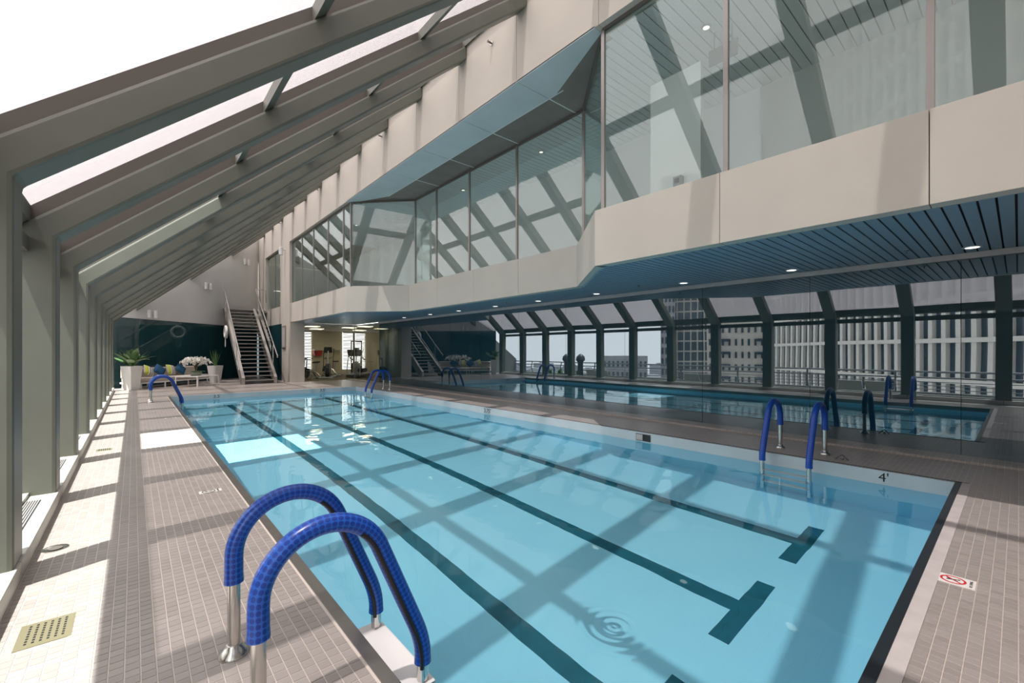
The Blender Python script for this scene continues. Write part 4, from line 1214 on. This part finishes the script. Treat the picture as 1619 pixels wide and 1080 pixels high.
for i, yy in enumerate((3.2, 3.97, 9.1, 9.87, 15.0, 15.77)):
    lounger(yy, 'grey sling sun lounger on the terrace, %s one of the %s pair in the mirror' % ('right' if i % 2 == 0 else 'left', ('nearest', 'middle', 'farthest')[i // 2]))
for i, yy in enumerate((17.2, 18.3)):
    u = empty('patio_umbrella', (-2.6, yy, ZT_)); tag(u, 'furled dark patio umbrella on the terrace, %s of the two' % ('nearer' if i == 0 else 'farther'), 'umbrella', 'terrace umbrellas')
    MB().lathe([(0.22, 0), (0.22, 0.05), (0.03, 0.06)], 14, (-2.6, yy, ZT_)).build('base', M_GYMB, u, True)
    MB().tube([(-2.6, yy, ZT_ + 0.05), (-2.6, yy, ZT_ + 1.65)], 0.025, 8).build('pole', M_GYMS, u, True)
    MB().lathe([(0.10, 0.35), (0.17, 0.45), (0.16, 1.2), (0.28, 1.35), (0.24, 1.55), (0.1, 1.68), (0.01, 1.72)], 14, (-2.6, yy, ZT_)).build('canopy', M_GYMB, u, True)
random.seed(5)
for i, yy in enumerate((16.6, 17.8, 19.4, 20.3)):
    b_ = empty('terrace_shrub', (-3.1, yy, ZT_)); tag(b_, 'leafy shrub in a low tub on the terrace, ' + ORD[i] + ' along the parapet', 'shrub', 'terrace shrubs')
    MB().lathe([(0.18, 0), (0.22, 0.02), (0.26, 0.32), (0.22, 0.32)], 14, (-3.1, yy, ZT_)).build('tub', pmat('tub_dark', (0.1, 0.09, 0.085), 0.6), b_, True)
    m = MB()
    for k in range(70):
        a = k * 2.4; el = random.uniform(0.1, 1.4)
        leaf(m, (-3.1, yy, ZT_ + 0.32), (math.cos(a) * math.cos(el), math.sin(a) * math.cos(el), math.sin(el)), random.uniform(0.25, 0.6), 0.04, 0.05)
    m.build('foliage', M_LEAF, b_, True)

# ------------------------------------------------------------------ city
gd = MB().box((-900, -500, -60.5), (-20, 900, -60)).build('floor_city', pmat('city_ground', (0.30, 0.31, 0.32), 0.9, 0, 0.3, 0.02)); tag(gd, 'hazy city ground far below the terrace', 'ground', kind='structure')
M_CONC = pmat('fin_concrete', (0.62, 0.57, 0.51), 0.8)
M_WIN = pmat('far_window_dark', (0.035, 0.045, 0.06), 0.15)
M_STONE = pmat('tower_stone', (0.50, 0.45, 0.39), 0.85, 0, 0.08, 0.4)
M_BRICK = pmat('tower_grey', (0.33, 0.32, 0.33), 0.85, 0, 0.1, 0.4)
M_GTOW = pmat('tower_glass', (0.05, 0.07, 0.085), 0.15)
def towerbox(root, c, rz, w, d, z0, z1, mat, nm='wall'):
    c2, s2 = math.cos(rz), math.sin(rz)
    pts = [(c[0] + u * c2 - v * s2, c[1] + u * s2 + v * c2, z0) for u, v in ((-w / 2, -d / 2), (w / 2, -d / 2), (w / 2, d / 2), (-w / 2, d / 2))]
    return MB().prism(pts, (0, 0, z1 - z0)).build(nm, mat, root)
# office block with close vertical fins
fb = empty('office_block', (-50, 8, -60)); tag(fb, 'tall office block with close pale vertical fins seen in the mirror', 'building')
A, B = Vector((-22, -17, 0)), Vector((-67, 28, 0)); L = (B - A).length; d = (B - A) / L; nrm = Vector((-d.y, d.x, 0))
if nrm.x > 0: nrm = -nrm
ang = math.atan2(d.y, d.x)
MB().prism([A, B, B + nrm * 25, A + nrm * 25], (0, 0, 110)).build('glass_wall', M_WIN, fb).location.z = -60
fin = MB().box((-0.24, -0.1, -60), (0.24, 0.42, 50)).mesh('fin'); fin.materials.append(M_CONC)
for i in range(int(L / 1.5)):
    p = A + d * (i * 1.5 + 0.5)
    f = link('fin', fin, None, fb); f.matrix_parent_inverse = fb.matrix_world.inverted()
    f.matrix_basis = Matrix.Translation(p) @ Matrix.Rotation(math.atan2(-nrm.y, -nrm.x) - R(90), 4, 'Z')
for z in range(-58, 50, 4):
    q0 = A - nrm * 0.3; q1 = B - nrm * 0.3
    MB().bar((q0.x, q0.y, z + 0.55), (q1.x, q1.y, z + 0.55), 0.6, 0.45).build('floor_band', M_CONC, fb)
def tower(name, c, rz, w, dpt, z1, mat, wmat, cols, rows, lab, ww=0.5, hh=0.6, zf=0.0):
    t = empty(name, (c[0], c[1], -60)); tag(t, lab, 'building')
    towerbox(t, c, rz, w, dpt, -60, z1, mat)
    c2, s2 = math.cos(rz), math.sin(rz); cw = w / cols; rh = 3.4
    for ci in range(cols):
        for ri in range(rows):
            u = -w / 2 + cw * (ci + 0.5); z = z1 - 2.5 - ri * rh
            for v in (-dpt / 2 - 0.05,):
                pts = [(c[0] + (u + q) * c2 - v * s2, c[1] + (u + q) * s2 + v * c2, z - rh * hh / 2) for q in (-cw * ww / 2, cw * ww / 2)]
                e = Vector((s2, -c2, 0)) * 0.12
                MB().prism([pts[0], pts[1], tuple(Vector(pts[1]) + e), tuple(Vector(pts[0]) + e)], (0, 0, rh * hh)).build('window', wmat, t)
    return t
def vdir(Dx, ratio):   # seen through the mirror at distance Dx, lateral ratio
    return (2 * XM - Dx, Dx * ratio)
def face(c): return math.atan2(-c[1], 2 * XM - c[0]) + R(90)
c = vdir(130, 0.372); tw = tower('stone_tower', c, face(c), 22, 12, 20, M_STONE, M_WIN, 14, 11, 'beige stone tower with small balconies seen in the mirror', 0.34, 0.5)
c2_, s2_ = math.cos(face(c)), math.sin(face(c))
for u in (-2.5, 7.0):
    for z in (-6.0, -2.6, 0.8, 4.2):
        p = (c[0] + u * c2_ + 6.7 * s2_, c[1] + u * s2_ - 6.7 * c2_)
        towerbox(tw, p, face(c), 2.8, 1.0, z - 0.1, z + 0.6, M_WIN, 'balcony')
c = vdir(150, 0.50); tower('glass_tower', c, face(c), 15, 14, 60, M_CONC, M_GTOW, 7, 26, 'dark glass tower with pale columns seen in the mirror', 0.8, 0.85)
c = vdir(135, 0.567); tower('slender_tower', c, face(c), 4.6, 8, 38, M_BRICK, M_WIN, 4, 22, 'slender grey tower at the edge of the open sky in the mirror', 0.5, 0.6)
c = vdir(120, 0.70); tower('apartment_block', c, face(c), 15, 12, 0.0, M_BRICK, M_WIN, 11, 7, 'flat roofed grey apartment block below the railing line in the mirror', 0.45, 0.5)
c = vdir(95, 0.86); tower('brick_block', c, face(c), 8, 10, -4.5, M_BRICK, M_WIN, 6, 5, 'lower grey block left of the apartment block in the mirror', 0.45, 0.5)
random.seed(21)
cb = MB().box((-0.5, -0.5, 0), (0.5, 0.5, 1)).box((-0.2, -0.2, 1), (0.25, 0.1, 1.08)).mesh('city_block')
cb.materials.append(pmat('hazy_block', (0.36, 0.37, 0.40), 0.9, 0, 0.2, 0.7))
placed = []
for i in range(700):
    Dx = random.uniform(170, 620); rt = random.uniform(0.5, 1.35)
    x, y = vdir(Dx, rt)
    if y > 860 or any(math.hypot(x - a, y - b) < 50 for a, b in placed) or len(placed) > 80: continue
    placed.append((x, y))
    o = link('city_block', cb); o.location = (x, y, -60)
    dist = math.hypot(Dx, y)
    o.scale = (random.uniform(16, 33), random.uniform(16, 33), random.uniform(14, 34) + max(0, (dist - 300) * 0.03))
    o.rotation_euler = (0, 0, random.uniform(0, 1.5))
    tag(o, 'hazy low block in the distant city beyond the terrace railing', 'building', 'distant city blocks')

bpy.context.view_layer.update()
